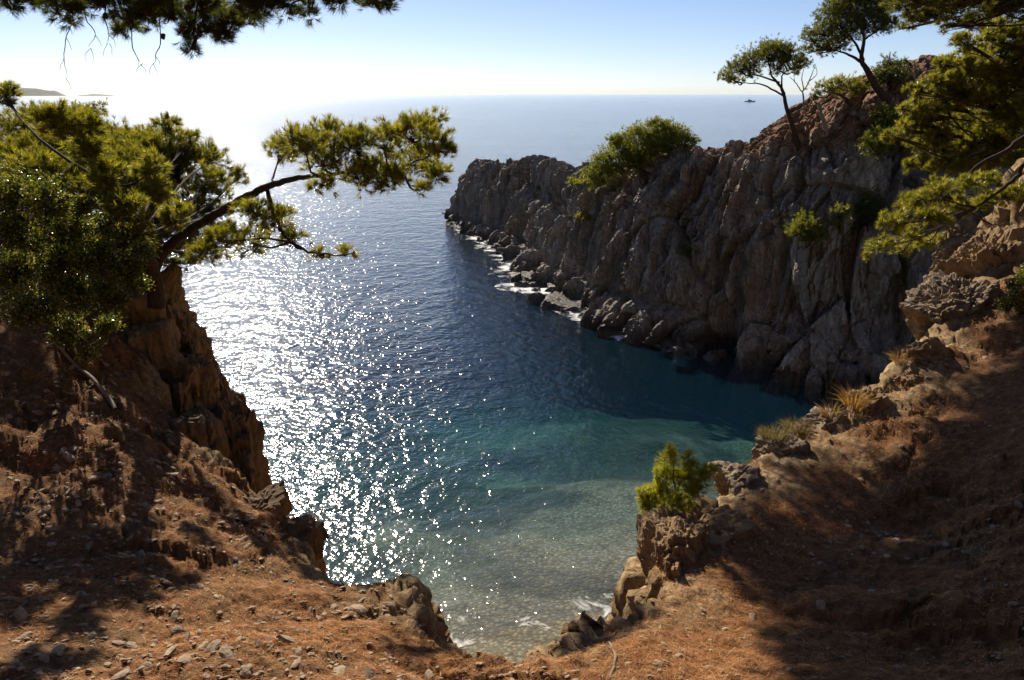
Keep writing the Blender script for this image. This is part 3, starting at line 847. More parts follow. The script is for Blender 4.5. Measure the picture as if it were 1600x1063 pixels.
gravel()
def needles():
    x, y, d = scatter(190000, 31)
    m = vnoise(np.stack([x * 0.8, y * 0.8, x * 0], 1), 88) + 0.5 * vnoise(np.stack([x * 3, y * 3, x * 0], 1), 89)
    r = np.random.default_rng(32)
    k = m > r.uniform(-1.1, 0.35, len(m)); x, y, d = x[k], y[k], d[k]
    z, nrm = slope_frame(x, y)
    n = len(x)
    flow = 2.2 * vnoise(np.stack([x * 0.7, y * 0.7, x * 0], 1), 91)
    a = flow + r.normal(0, 0.9, n)
    L = r.uniform(0.05, 0.12, n); w = r.uniform(0.0009, 0.0018, n) * (0.5 + d / 9)
    t = np.stack([np.cos(a), np.sin(a), 0 * a], 1); t -= nrm * (t * nrm).sum(1, keepdims=True); t /= np.linalg.norm(t, axis=1, keepdims=True)
    t = t + nrm * r.normal(0.05, 0.16, n)[:, None]
    s = np.cross(nrm, t); s /= np.linalg.norm(s, axis=1, keepdims=True)
    c = np.stack([x, y, z], 1) + nrm * (0.004 + 0.018 * r.random(n))[:, None]
    v = np.stack([c - t * (L / 2)[:, None] - s * w[:, None], c - t * (L / 2)[:, None] + s * w[:, None], c + t * (L / 2)[:, None] + s * w[:, None] * .4, c + t * (L / 2)[:, None] - s * w[:, None] * .4], 1)
    f = np.arange(n * 4).reshape(-1, 4)
    base = np.array([[0.34, 0.145, 0.055], [0.48, 0.24, 0.10], [0.16, 0.065, 0.026], [0.60, 0.38, 0.20]])
    col = base[r.choice(4, n, p=[.36, .32, .2, .12])] * r.uniform(0.75, 1.2, (n, 1))
    me = mesh_np('fallen_needles', v.reshape(-1, 3), f, M['litter'], False, np.repeat(col, 4, 0))
    tag(link('fallen_needles', me, GROUND), kind='stuff')
needles()

# ------------------------------------------------------------------ pines and shrubs
PALETTE = {'pine': [(0.065, 0.085, 0.018), (0.115, 0.13, 0.025), (0.20, 0.195, 0.038)],
           'olive': [(0.11, 0.13, 0.020), (0.20, 0.205, 0.03), (0.33, 0.30, 0.05)],
           'dark': [(0.04, 0.058, 0.014), (0.065, 0.085, 0.02), (0.10, 0.115, 0.028)],
           'bright': [(0.22, 0.25, 0.02), (0.34, 0.36, 0.035), (0.45, 0.44, 0.06)],
           'fresh': [(0.10, 0.125, 0.018), (0.16, 0.185, 0.026), (0.25, 0.26, 0.04)],
           'bush': [(0.05, 0.075, 0.014), (0.10, 0.12, 0.024), (0.26, 0.25, 0.07)],
           'straw': [(0.17, 0.095, 0.045), (0.26, 0.155, 0.075), (0.36, 0.24, 0.125)],
           'sage': [(0.10, 0.085, 0.065), (0.16, 0.14, 0.11), (0.22, 0.19, 0.15)]}
def tufts(bits, pos, axis_, pal, L, W, per, r, spread=0.9, along=0.5):
    """needle tufts: `per` thin blades round a twig axis at every position"""
    n = len(pos)
    pc = np.array(PALETTE[pal])
    k = r.random(n) ** 1.2 * 1.999
    i = k.astype(int); f = (k - i)[:, None]
    col = (pc[i] * (1 - f) + pc[np.minimum(i + 1, 2)] * f) * r.uniform(0.8, 1.2, (n, 1))
    p = np.repeat(pos, per, 0); a = np.repeat(axis_, per, 0); m = n * per
    d = unit(a + spread * unit(r.normal(size=(m, 3))))
    base = p + a * (r.random((m, 1)) * along * L)
    ln = L * r.uniform(0.6, 1.1, (m, 1))
    s = unit(np.cross(d, r.normal(size=(m, 3)))) * W * 0.5
    v = np.stack([base - s, base + s, base + d * ln + np.array([0, 0, -0.06]) * ln], 1)
    c = np.repeat(np.repeat(col, per, 0) * r.uniform(0.85, 1.15, (m, 1)), 3, 0)
    bits.add(v.reshape(-1, 3), np.arange(m * 3).reshape(-1, 3), c)
def leaves(bits, pos, axis_, pal, L, W, per, r):
    n = len(pos); pc = np.array(PALETTE[pal])
    k = r.random(n) ** 1.5 * 1.999; i = k.astype(int); f = (k - i)[:, None]
    col = (pc[i] * (1 - f) + pc[np.minimum(i + 1, 2)] * f)
    p = np.repeat(pos, per, 0) + r.normal(0, L * 0.7, (n * per, 3)); a = np.repeat(axis_, per, 0); m = n * per
    d = unit(a * 0.6 + unit(r.normal(size=(m, 3))))
    s = unit(np.cross(d, r.normal(size=(m, 3)))) * W * 0.5
    ln = L * r.uniform(0.6, 1.15, (m, 1))
    up = np.cross(s, d); up = unit(up) * ln * 0.08
    v = np.stack([p, p + d * ln * .45 + s + up, p + d * ln, p + d * ln * .45 - s + up], 1)
    c = np.repeat(np.repeat(col, per, 0) * r.uniform(0.75, 1.25, (m, 1)), 4, 0)
    bits.add(v.reshape(-1, 3), np.arange(m * 4).reshape(-1, 4), c)
def clump_points(c, rad, n, r, nsub=None, up=0.35, flat=0.55, lump=0.36):
    """points on lumps that sit on an ellipsoid; gaps stay between the lumps"""
    rad = np.asarray(rad, float)
    nsub = nsub or max(8, min(70, int(n / 13)))
    dirs = unit(r.normal(size=(nsub, 3)) + np.array([0, 0, up]))
    sub = c + dirs * rad * (r.uniform(0.35, 0.95, (nsub, 1)))
    size = lump * r.uniform(0.55, 1.25, nsub)
    nsp = max(nsub * 5, n // 7)                              # sprigs: short shoots that carry the tufts
    sk = r.integers(0, nsub, nsp)
    sd = unit(r.normal(size=(nsp, 3)) * np.array([1, 1, flat * 1.3]) + 0.5 * unit(sub[sk] - c) + np.array([0, 0, 0.45]))
    sl_ = (size[sk] * rad.mean()) * r.uniform(0.6, 1.35, nsp)
    q = r.integers(0, nsp, n)
    tt = r.uniform(0.25, 1.0, (n, 1))
    pos = sub[sk[q]] + sd[q] * (sl_[q, None] * tt) + np.array([0, 0, 0.18]) * (sl_[q, None] * tt ** 2)
    pos = pos + r.normal(0, 0.035, (n, 3)) * rad.mean()
    axis_ = unit(sd[q] + np.array([0, 0, 0.35]) + 0.25 * r.normal(size=(n, 3)))
    k = sk[q]
    return pos, axis_, sub, k
def tree(name, label, base, trunk, tr_r, clumps, pal='pine', L=0.13, W=0.012, per=14, seed=1, cat='pine tree', group=None, limb_r=0.05, broad=False, bark='bark', twigs=True, extra=(), spread=0.9, flat=0.55, up=0.35, lump=0.36, fork=0.35):
    r = np.random.default_rng(seed)
    base = np.asarray(base, float)
    root = thing(name, label, cat, base, group)
    tr = np.asarray(trunk, float)
    b = Bits()
    line = tube(b, tr, tr_r, 9, max(10, 8 * len(tr)), 0.02, seed)
    link('trunk', b.mesh('trunk', M[bark], True, base), root)
    for e_pts, e_r in extra:                                   # limbs drawn one by one
        b = Bits(); tube(b, e_pts, e_r, 7, None, 0.03, seed + 3); link('branch', b.mesh('branch', M[bark], True, base), root)
    fol = Bits()
    starts = list(line[int(len(line) * fork):])
    for e_pts, e_r in extra: starts += list(catmull(e_pts, 12)[3:])
    starts = np.array(starts)
    for (c, rad, n) in clumps:
        c = np.asarray(c, float)
        pos, ax, sub, k = clump_points(c, rad, int(n), r, None, up, flat, lump)
        (leaves if broad else tufts)(fol, pos, ax, pal, L, W, per, r, *(() if broad else (spread,)))
        # limb from the nearest lower point of the wood to the clump, then twigs to its lumps
        dd = np.linalg.norm(starts - c, axis=1) + 1.2 * np.maximum(starts[:, 2] - c[2] + 0.1, 0)
        s = starts[np.argmin(dd)]
        mid = (s + c) / 2 + np.array([0, 0, -0.08]) * np.linalg.norm(c - s) + r.normal(0, 0.06, 3) * np.linalg.norm(c - s)
        b = Bits()
        tube(b, [s, mid, c], [limb_r, limb_r * .7, limb_r * .35], 6, 9, 0.02, seed + 5)
        if twigs:
            for q in sub[:40]:
                m2 = (c + q) / 2 + r.normal(0, 0.08, 3) * np.mean(rad) - np.array([0, 0, 0.1]) * np.mean(rad)
                tube(b, [mid * .4 + c * .6, m2, q], [limb_r * .35, limb_r * .2, limb_r * .1], 3, 5)
            # fine twigs out to a share of the tufts
            sel = r.random(len(pos)) < 0.35
            q0 = sub[k[sel]]; q1 = pos[sel]; sd = unit(np.cross(q1 - q0, r.normal(size=q0.shape))) * limb_r * 0.08
            mm = len(q0)
            if mm: b.add(np.stack([q0 - sd, q0 + sd, q1 + sd * .5, q1 - sd * .5], 1).reshape(-1, 3), np.arange(mm * 4).reshape(-1, 4))
        link('branch', b.mesh('branch', M[bark], True, base), root)
    o = link('crown', fol.mesh('crown', M['leaf' if broad else 'needle'], False, base), root)
    return root
DENS = 6.5
def pxclumps(lst, y, dens, flat=0.7, jit=0.0, seed=0):
    """(px, py, radius px[, depth]) -> clump centres, radii in metres, tuft counts"""
    r = np.random.default_rng(seed); out = []
    for q in lst:
        yy = (q[3] if len(q) > 3 else y) + r.normal() * jit
        m = q[2] / 1290.0 * yy
        out.append((P(q[0], q[1], yy), (m, m, m * flat), max(30, DENS * dens * q[2] ** 2 / 100.0)))
    return out

# --- left side
lean = [P(225, 440, 14.0) - np.array([0, 0, .4]), P(243, 412, 14), P(268, 380, 14), P(310, 350, 13.9), P(355, 325, 13.8), P(400, 300, 13.7), P(440, 285, 13.6), P(485, 276, 13.5), P(545, 270, 13.5), P(620, 262, 13.5), P(680, 240, 13.5)]
droop = [P(418, 295, 13.7), P(425, 325, 13.5), P(447, 370, 13.4), P(480, 392, 13.3), P(520, 400, 13.3), P(548, 398, 13.3)]
tree('leaning_pine', 'pine with a bare trunk leaning out from the left brink over the water', lean[1], lean, [.13, .11, .09, .08, .072, .064, .052, .04, .03, .02, .012],
     pxclumps([(440, 240, 30), (475, 225, 36), (520, 222, 36), (505, 255, 30), (560, 235, 36), (600, 225, 32), (640, 215, 36), (678, 205, 30), (690, 235, 26), (650, 258, 38), (600, 268, 36), (555, 278, 34), (620, 290, 26), (680, 275, 24), (655, 298, 16), (505, 292, 20),
               (455, 378, 22), (425, 350, 30), (500, 400, 14), (540, 398, 14), (395, 330, 26), (445, 335, 16), (390, 380, 30), (350, 380, 32), (320, 400, 28)], 13.5, 4.6, 0.7, 0.45, 3),
     'olive', 0.125, 0.008, 15, 21, limb_r=0.025, extra=[(droop, [.04, .032, .026, .02, .014, .008])], spread=0.7, lump=0.5, flat=0.6)
left_tr = [P(240, 445, 13.6) - np.array([0, 0, .4]), P(238, 425, 13.5), P(200, 350, 12.9), P(165, 285, 12.4), P(135, 225, 12.0), P(120, 195, 11.8)]
tree('shore_pine', 'broad dark pine filling the left edge behind the glossy bush', left_tr[1], left_tr, [.15, .13, .12, .11, .08, .03],
     pxclumps([(20, 215, 45, 18.5), (70, 210, 40, 19), (125, 198, 36, 19.5), (150, 225, 40, 19), (85, 241, 48, 17.5), (30, 261, 45, 16.5), (200, 225, 36, 19), (250, 220, 34, 19), (290, 225, 24, 19), (170, 256, 46, 17.5), (235, 246, 42, 18), (290, 251, 38, 18), (330, 251, 28, 18.5),
               (130, 296, 45, 16.5), (210, 296, 42, 17), (270, 296, 38, 18), (325, 291, 34, 18), (365, 281, 20, 18), (245, 341, 38, 17.5), (300, 336, 36, 18), (345, 326, 26, 18), (250, 381, 30, 16.5), (300, 381, 30, 17), (345, 366, 26, 17), (5, 151, 20, 14), (50, 180, 20, 19), (145, 180, 20, 19.5), (265, 195, 18, 19), (110, 220, 44, 18.5), (60, 276, 44, 16), (180, 306, 40, 16.5), (230, 326, 36, 16.5), (210, 266, 40, 17.5), (270, 261, 36, 18), (10, 306, 44, 15.5), (100, 316, 40, 15.5), (280, 406, 24, 15.5), (240, 401, 22, 15), (90, 196, 26, 11.3), (125, 206, 26, 11.4), (135, 241, 26, 11.5), (165, 281, 28, 11.7), (190, 326, 26, 12.0), (215, 361, 24, 12.3), (240, 306, 24, 13), (280, 336, 24, 13.4), (240, 266, 22, 13)], 18, 6.0, 0.75, 0.4, 4),
     'olive', 0.14, 0.0105, 14, 22, limb_r=0.03, lump=0.5, spread=0.75)
bush_base = hit_or(110, 560, 11.6)
tree('glossy_bush', 'dense dark bush with small glossy leaves on the left, below the pines', bush_base,
     [bush_base - np.array([0, 0, .2]), bush_base + np.array([0, 0, .5]), bush_base + np.array([-.1, 0, 1.1]), bush_base + np.array([-.3, .1, 1.9])], [.07, .06, .05, .03],
     pxclumps([(20, 310, 24, 11.7), (75, 320, 27, 11.7), (30, 370, 27, 11.3), (110, 365, 27, 11.5), (165, 355, 22, 11.9), (205, 375, 19, 11.9), (150, 410, 24, 11.5), (200, 425, 19, 11.7), (85, 420, 27, 11.1), (25, 435, 29, 10.7), (120, 465, 25, 11.1), (170, 470, 19, 11.4), (55, 490, 27, 10.7), (110, 520, 21, 10.9), (165, 515, 16, 11.3), (140, 550, 14, 11.1), (215, 450, 14, 11.7), (225, 400, 13, 11.9), (190, 335, 15, 11.9), (130, 325, 16, 11.7)], 11.3, 9.0, 0.9, 0.4, 5),
     'bush', 0.058, 0.030, 7, 23, 'bush', limb_r=0.02, broad=True, fork=0.0, flat=0.9, lump=1.15)
# hanging branch of a pine rooted outside the left edge
hb = np.array([-7.5, 7.0, float(ground_z(np.array([-7.5]), np.array([7.0]))[0])])
hang_tr = [hb - np.array([0, 0, .4]), hb + np.array([.1, 0, 1.5]), hb + np.array([.3, .3, 4.0]), hb + np.array([.8, .8, 6.2]), hb + np.array([1.6, 1.4, 8.0])]
limb = [hang_tr[2], P(-60, -60, 8.5), P(120, -70, 9), P(300, -60, 9.2), P(430, -40, 9.2), P(560, -15, 9.2)]
HANG = tree('overhanging_pine', 'pine bough with cones hanging into the top left of the view', hb, hang_tr, [.20, .18, .15, .11, .06],
     pxclumps([(10, 5, 26), (60, 5, 28), (110, 20, 26), (160, 10, 34), (215, 25, 34), (265, 30, 36), (300, 55, 26), (320, 20, 36), (245, 5, 34), (370, 40, 34), (350, 62, 18), (400, 10, 34), (440, 12, 26), (480, 18, 18), (530, 5, 22), (575, 8, 20), (610, 10, 18), (200, 50, 18), (90, -20, 36), (190, -40, 40), (290, -40, 40), (380, -40, 40), (480, -25, 30), (300, 80, 12),
               (40, -70, 50), (150, -100, 55), (270, -110, 55), (390, -100, 50)], 9.1, 5.5, 0.6, 0.35, 6),
     'dark', 0.10, 0.0045, 16, 24, limb_r=0.018, extra=[(limb, [.07, .06, .05, .04, .028, .015])], spread=0.8, lump=0.45)
r_ = np.random.default_rng(61)
CONE = mesh_np('cone', cut_rock(2, 611, 14)[0] * np.array([.028, .028, .042]), ICO[2][1], M['bark'], False)
for (px, py) in [(130, 10), (110, 33), (255, 57), (285, 45), (230, 20), (330, 12), (165, 25), (292, 12)]:
    o = link('cone', CONE, HANG, P(px, py, 9.0) - hb); o.rotation_euler = (r_.uniform(-.5, .5), r_.uniform(-.5, .5), 0)
for k, (x0, y0, pts) in enumerate([(112, 35, [(104, 60), (100, 90), (102, 122)]), (135, 30, [(150, 55), (140, 75)]), (165, 40, [(172, 55), (170, 68)]), (205, 70, [(210, 85), (220, 98)]), (250, 70, [(245, 90), (240, 100)])]):
    b = Bits()
    for e in range(3):
        q = pts[min(e, len(pts) - 1)]; tube(b, [P(*q, 9.1) - hb, P(q[0] + (-1) ** e * 6, q[1] + 10, 9.1) - hb, P(q[0] + (-1) ** e * 8, q[1] + 20, 9.1) - hb], [.0035, .0025, .0015], 4, 8, 0.02, k + e)
    tube(b, [P(x0, y0 - 40, 9.1) - hb, P(x0, y0, 9.1) - hb] + [P(a, c, 9.1) - hb for a, c in pts], [.008, .006, .005, .004, .002], 4, 14, 0.02, k)
    link('twig', b.mesh('twig', M['bark']), HANG)

# --- headland
def hl_tree(name, label, base_px, y, trunk_px, tr_r, cl, pal, seed, cat='pine tree', dens=13, L=0.17, W=0.018, per=11, flat=0.6, extra_px=(), limb_r=.05, up=0.5, lump=0.55, fl2=0.5, fork=0.35, group=None):
    b = hit_or(base_px[0], base_px[1], y); yy = b[1]
    tr = [b - np.array([0, 0, .4]), b] + [P(px, py, yy) for px, py in trunk_px]
    ex = [([P(px, py, yy) for px, py in e], rr) for e, rr in extra_px]
    return tree(name, label, b, tr, tr_r, pxclumps([(q[0], q[1], q[2] * 1.2) for q in cl], yy, dens, flat, 0.5, seed), pal, L, W, per, seed, cat, group, limb_r=limb_r, extra=ex, up=up, lump=lump, flat=fl2, fork=fork)
hl_tree('umbrella_pine', 'small umbrella pine with curved trunk, leftmost tree standing on the headland', (1246, 226), 46, [(1236, 190), (1228, 165), (1222, 140), (1205, 118)], [.20, .18, .14, .11, .09, .05],
        [(1140, 122, 15), (1158, 110, 20), (1180, 98, 22), (1205, 90, 24), (1228, 92, 22), (1248, 104, 16), (1170, 118, 14), (1215, 106, 18), (1195, 80, 16), (1222, 80, 14), (1150, 128, 10), (1240, 112, 12)], 'pine', 31,
        extra_px=[([(1224, 150), (1190, 132), (1160, 130)], [.06, .04, .02]), ([(1222, 140), (1222, 118), (1235, 108)], [.06, .04, .02]), ([(1218, 130), (1185, 118), (1165, 118)], [.06, .04, .02])])
hl_tree('umbrella_pine', 'tall umbrella pine with forked trunk reaching the top of the frame', (1385, 156), 46.5, [(1368, 135), (1356, 112), (1346, 92), (1350, 62), (1345, 40)], [.26, .24, .19, .16, .12, .09, .05],
        [(1266, 62, 16), (1285, 50, 22), (1305, 32, 26), (1330, 18, 28), (1360, 12, 28), (1385, 15, 22), (1290, 74, 18), (1320, 55, 26), (1350, 40, 28), (1375, 45, 20), (1262, 82, 10), (1280, 84, 12), (1310, 72, 16), (1390, 35, 12), (1340, -12, 26), (1372, -10, 22), (1310, 8, 20)], 'pine', 32,
        extra_px=[([(1350, 100), (1325, 85), (1300, 78)], [.10, .06, .03]), ([(1350, 95), (1335, 65), (1320, 50)], [.09, .06, .03]), ([(1350, 62), (1370, 48), (1382, 35)], [.06, .04, .02])])
def bare(name, label, base_px, y, lines, cat, seed, mat='dead'):
    b = hit_or(base_px[0], base_px[1], y); yy = b[1]
    root = thing(name, label, cat, b)
    for k, (pts, rr) in enumerate(lines):
        bb = Bits(); pp = [P(px, py, yy) for px, py in pts]
        if k == 0: pp = [b - np.array([0, 0, .3]), b] + pp
        tube(bb, pp, rr, 6, None, 0.04, seed + k)
        link('trunk' if k == 0 else 'branch', bb.mesh('trunk' if k == 0 else 'branch', M[mat], True, b), root)
    return root
bare('dead_tree', 'thin leafless dead tree between the two umbrella pines', (1258, 182), 46, [([(1256, 160), (1255, 143), (1264, 128), (1270, 110)], [.07, .06, .055, .045, .035, .02]), ([(1255, 145), (1243, 130), (1234, 120)], [.035, .025, .012]), ([(1256, 140), (1253, 120), (1258, 100)], [.035, .025, .012]), ([(1264, 128), (1276, 116), (1273, 100)], [.03, .02, .01]), ([(1243, 130), (1240, 118), (1246, 110)], [.02, .015, .008])], 'dead tree', 40)
bare('dead_tree', 'short leaning dead stump on the red slope under the umbrella pines', (1291, 204), 45, [([(1284, 180), (1280, 165), (1274, 158)], [.16, .14, .11, .08, .04]), ([(1281, 168), (1288, 158), (1296, 156)], [.05, .04, .02])], 'dead tree', 45)
hl_tree('low_pine', 'low spreading pine crouching on the red slope between the umbrella pines', (1330, 165), 45, [(1318, 152), (1302, 145)], [.10, .09, .07, .04], [(1285, 142, 14), (1305, 136, 16), (1325, 135, 16), (1340, 142, 12), (1272, 150, 8), (1315, 148, 12)], 'olive', 33, 'pine tree')
hl_tree('round_bush', 'dark round bush on the headland skyline beside the tall umbrella pine', (1392, 140), 47, [(1391, 128), (1390, 118)], [.07, .06, .05, .03], [(1375, 122, 14), (1390, 112, 18), (1408, 114, 14), (1395, 126, 16), (1412, 104, 8), (1380, 105, 8)], 'dark', 34, 'bush', flat=0.9, fork=0)
b_ = hit_or(1430, 122, 47)
pst = Bits(); tube(pst, [b_ - np.array([0, 0, .3]), P(1430, 110, b_[1]), P(1429, 97, b_[1])], [.05, .045, .035], 6)
tag(link('broken_trunk', pst.mesh('broken_trunk', M['dead'], True, b_), None, b_), 'slim broken upright trunk on the skyline right of the round bush', 'dead tree')
hl_tree('wind_shaped_pine', 'wind-shaped green pine spread over the headland crest above the cliff', (1010, 282), 56, [(1002, 266), (1000, 250), (1010, 235)], [.22, .2, .16, .12, .07],
        [(1000, 222, 26), (1030, 212, 26), (1055, 216, 22), (1075, 224, 16), (972, 238, 26), (1020, 235, 26), (1050, 232, 18), (945, 258, 22), (985, 252, 24), (925, 275, 18), (955, 272, 20), (905, 288, 13), (890, 286, 8), (935, 290, 12), (1030, 200, 14), (965, 222, 14)], 'fresh', 35,
        extra_px=[([(1004, 270), (1020, 262), (1035, 258)], [.1, .07, .04]), ([(1002, 262), (970, 260), (940, 270)], [.1, .07, .04])], L=.19, W=.021, dens=20, lump=0.5)
for k, (px, py, rad, pal, lab) in enumerate([(1080, 388, 16, 'pine', 'small green shrub clinging to the middle of the cliff face'), (912, 337, 11, 'olive', 'tiny yellowish shrub on the cliff below the wind-shaped pine'),
        (1258, 360, 28, 'fresh', 'bright green shrub on the sunlit cliff rib, left of its darker neighbours'), (1312, 345, 24, 'fresh', 'mid green shrub on the cliff beside the bright green shrub'), (1355, 335, 30, 'dark', 'dark green shrub on the cliff, right of the mid green shrub'),
        (1372, 225, 26, 'fresh', 'fresh green young pine high on the shaded slope'), (1385, 195, 30, 'fresh', 'rounded green pine sapling just below the red slope')]):
    hl_tree('cliff_shrub', lab, (px, py + rad * 0.8), hit_or(px, py + rad * .8, 44)[1], [(px, py + rad * .4), (px, py)], [.05, .045, .04, .02],
            [(px - rad * .45, py + rad * .2, rad * .6), (px + rad * .4, py + rad * .15, rad * .62), (px, py - rad * .3, rad * .65), (px - rad * .1, py + rad * .4, rad * .6), (px + rad * .7, py + rad * .5, rad * .4)], pal, 60 + k, 'shrub', fork=0, flat=.8, group='shrubs growing on the cliff')

# --- right side
rb = np.array([19.0, 26.0, 13.0])
tree('big_pine', 'large olive-green pine on the right edge sweeping down the slope', rb, [rb - np.array([0, 0, .8]), rb + np.array([0, 0, 1.5]), rb + np.array([-.6, 0, 3.2]), rb + np.array([-1.6, .2, 5.0])], [.3, .26, .2, .1],
     pxclumps([(1440, 180, 34), (1475, 160, 34), (1505, 140, 36), (1535, 115, 36), (1565, 90, 36), (1590, 62, 38), (1460, 215, 32), (1500, 195, 36), (1545, 165, 38), (1585, 130, 40), (1440, 232, 24), (1490, 240, 34), (1535, 220, 36), (1580, 190, 38), (1420, 205, 18), (1525, 85, 20), (1550, 60, 18), (1470, 262, 22), (1610, 250, 40), (1640, 100, 50), (1640, 180, 50), (1540, 262, 26), (1440, 145, 18), (1430, 190, 20), (1455, 135, 22), (1480, 105, 22), (1510, 70, 22), (1560, 45, 26), (1425, 170, 16), (1430, 255, 18), (1400, 215, 16), (1580, 240, 30), (1515, 110, 24), (1500, 270, 26), (1550, 200, 34)], 26, 6.5, 0.6, 1.0, 7),
     'olive', 0.17, 0.017, 16, 25, limb_r=0.05, lump=0.4)
rb2 = np.array([16.5, 20.5, 14.0])
l1 = [rb2 + np.array([0, 0, 1.5]), P(1620, 205, 20), P(1575, 235, 20), P(1535, 255, 20), P(1500, 285, 20), P(1478, 305, 20)]
l2 = [rb2 + np.array([0, 0, 0.9]), P(1625, 240, 19), P(1590, 275, 19), P(1560, 300, 19), P(1525, 325, 19)]
tree('drooping_pine', 'pine with bare looping branches drooping over the cliff at the right edge', rb2, [rb2 - np.array([0, 0, .8]), rb2 + np.array([0, 0, 1.2]), rb2 + np.array([-.3, 0, 2.2])], [.22, .18, .12],
     pxclumps([(1395, 350, 26), (1430, 320, 28), (1465, 300, 28), (1420, 372, 24), (1460, 345, 28), (1500, 325, 26), (1380, 385, 18), (1360, 392, 12), (1445, 385, 18), (1480, 372, 18), (1540, 320, 26), (1575, 305, 26), (1545, 285, 22), (1590, 335, 24), (1505, 290, 22), (1410, 395, 12)], 20, 6.0, 0.55, 0.8, 8),
     'olive', 0.14, 0.0125, 14, 26, limb_r=0.03, extra=[(l1, [.09, .08, .065, .05, .035, .02]), (l2, [.08, .06, .05, .04, .02])], lump=0.42, bark='bark')
# tall pine outside the right edge whose crown reaches over the cove above the view and shades the near right slope
sb = np.array([14.0, 17.0, 13.6])
SH = [(1165, 835), (1265, 795), (1365, 750), (1425, 695), (1495, 645), (1545, 585), (1610, 530), (1640, 620), (1640, 1063), (1310, 1063), (1245, 960), (1210, 890)]
sh_cl = []
r_ = np.random.default_rng(71)
for px in range(1150, 1660, 34):
    for py in range(480, 1100, 34):
        if not in_poly(px, py, SH): continue
        h = hit(px, min(py, 1090))
        if h is None or h[1] > 22: continue
        t = 12.0
        while True:                                            # up the sunbeam until above the frame
            c = h + SUN_DIR * t
            if c[2] - H_EYE > 0.105 * c[1] + 0.75: break
            t += 0.3
        sh_cl.append(c + np.array([0, 0, r_.uniform(0, .5)]))
thin = []
for c in sh_cl:
    if all(np.linalg.norm(c - q) > 0.7 for q in thin): thin.append(c)
sh_cl = [(c, (.75, .75, .5), 800) for c in thin]
top_cl = pxclumps([(1420, 8, 30), (1460, 15, 34), (1500, 5, 36), (1540, 12, 36), (1580, 5, 34), (1440, 30, 22), (1480, 42, 18), (1520, 35, 20), (1600, 20, 30), (1400, -15, 26), (1450, -30, 40), (1530, -30, 40), (1600, -30, 40), (1415, 45, 10)], 20, 5.5, 0.6, 0.6, 9)
tree('tall_pine', 'dark pine crown entering the top right corner above the other trees', sb, [sb - np.array([0, 0, .8]), sb + np.array([-.2, 0, 2.5]), sb + np.array([-1.2, .5, 5.0]), sb + np.array([-3.5, 1.5, 6.3]), sb + np.array([-7, 2.8, 6.8]), sb + np.array([-10, 3.5, 6.9])], [.36, .32, .27, .2, .13, .06],
     top_cl + sh_cl, 'pine', 0.15, 0.014, 12, 27, limb_r=0.04, lump=0.45, twigs=True)
yb = hit_or(1058, 812, 8.8)
yy = yb[1]
tree('young_pine', 'bright yellow-green young pine on the rock bluff at the right brink', yb, [yb - np.array([0, 0, .1]), yb + np.array([0, 0, .12]), P(1055, 770, yy), P(1052, 735, yy), P(1048, 712, yy)], [.018, .016, .012, .008, .004],
     pxclumps([(1015, 790, 14), (1008, 772, 9), (1030, 775, 15), (1040, 745, 15), (1048, 718, 12), (1062, 755, 16), (1080, 735, 12), (1078, 718, 8), (1095, 752, 13), (1108, 738, 9), (1085, 772, 15), (1050, 790, 15), (1035, 800, 12), (1068, 790, 13), (1045, 706, 7), (1012, 795, 9)], yy, 22, 0.9, 0.12, 10),
     'bright', 0.075, 0.0034, 12, 28, limb_r=0.006, spread=0.55, lump=0.95, flat=1.0, up=.8)
gb = hit_or(1595, 490, 15)
tree('green_shrub', 'green leafy shrub at the right edge on top of the sunlit ridge', gb, [gb - np.array([0, 0, .2]), gb + np.array([0, 0, .2]), gb + np.array([0.1, 0, .5])], [.03, .025, .015],
     pxclumps([(1590, 455, 22), (1575, 475, 18), (1600, 478, 22), (1610, 440, 26)], gb[1], 6, .9, .1, 11), 'bush', 0.05, 0.026, 8, 29, 'shrub', limb_r=.01, broad=True, fork=0)

# --- dry grass and grey cushion plants on the right ridge
def grass(name, label, px, py, y, h, n, pal, seed, width=0.10, group='dry plants along the right brink'):
    b = hit_or(px, py, y); r = np.random.default_rng(seed)
    a = r.uniform(0, 6.28, n); rr = width * np.sqrt(r.random(n))
    base = np.stack([rr * np.cos(a), rr * np.sin(a), np.full(n, -.03)], 1)
    d = unit(np.stack([np.cos(a) * .5, np.sin(a) * .5, np.ones(n)], 1) + r.normal(0, .28, (n, 3)))
    ln = h * r.uniform(.5, 1.1, (n, 1)); s = unit(np.cross(d, r.normal(size=(n, 3)))) * 0.0035
    mid = base + d * ln * .55; tip = base + d * ln + np.stack([np.cos(a), np.sin(a), -np.ones(n) * .6], 1) * ln * .25
    v = np.stack([base - s, base + s, mid + s * .8, tip, mid - s * .8], 1)
    f = np.concatenate([np.stack([np.arange(n) * 5, np.arange(n) * 5 + 1, np.arange(n) * 5 + 2, np.arange(n) * 5 + 4], 1)])
    f2 = np.stack([np.arange(n) * 5 + 4, np.arange(n) * 5 + 2, np.arange(n) * 5 + 3, np.arange(n) * 5 + 3], 1)
    tri = np.concatenate([f[:, [0, 1, 2]], f[:, [0, 2, 3]], f2[:, :3]])
    pc = np.array(PALETTE[pal]); col = pc[r.integers(0, 3, n)] * r.uniform(.8, 1.2, (n, 1))
    o = link(name, mesh_np(name, v.reshape(-1, 3), tri, M['straw'], False, np.repeat(col, 5, 0)), None, b)
    return tag(o, label, 'dry grass' if pal == 'straw' else 'dry shrub', group)
grass('dry_grass', 'largest fan of dry straw grass on the right brink, against the shaded water', 1335, 632, 12, .42, 260, 'straw', 1, .16)
grass('dry_grass', 'wispy dry grass tuft just left of the largest straw fan', 1298, 648, 11.8, .30, 140, 'straw', 2, .14)
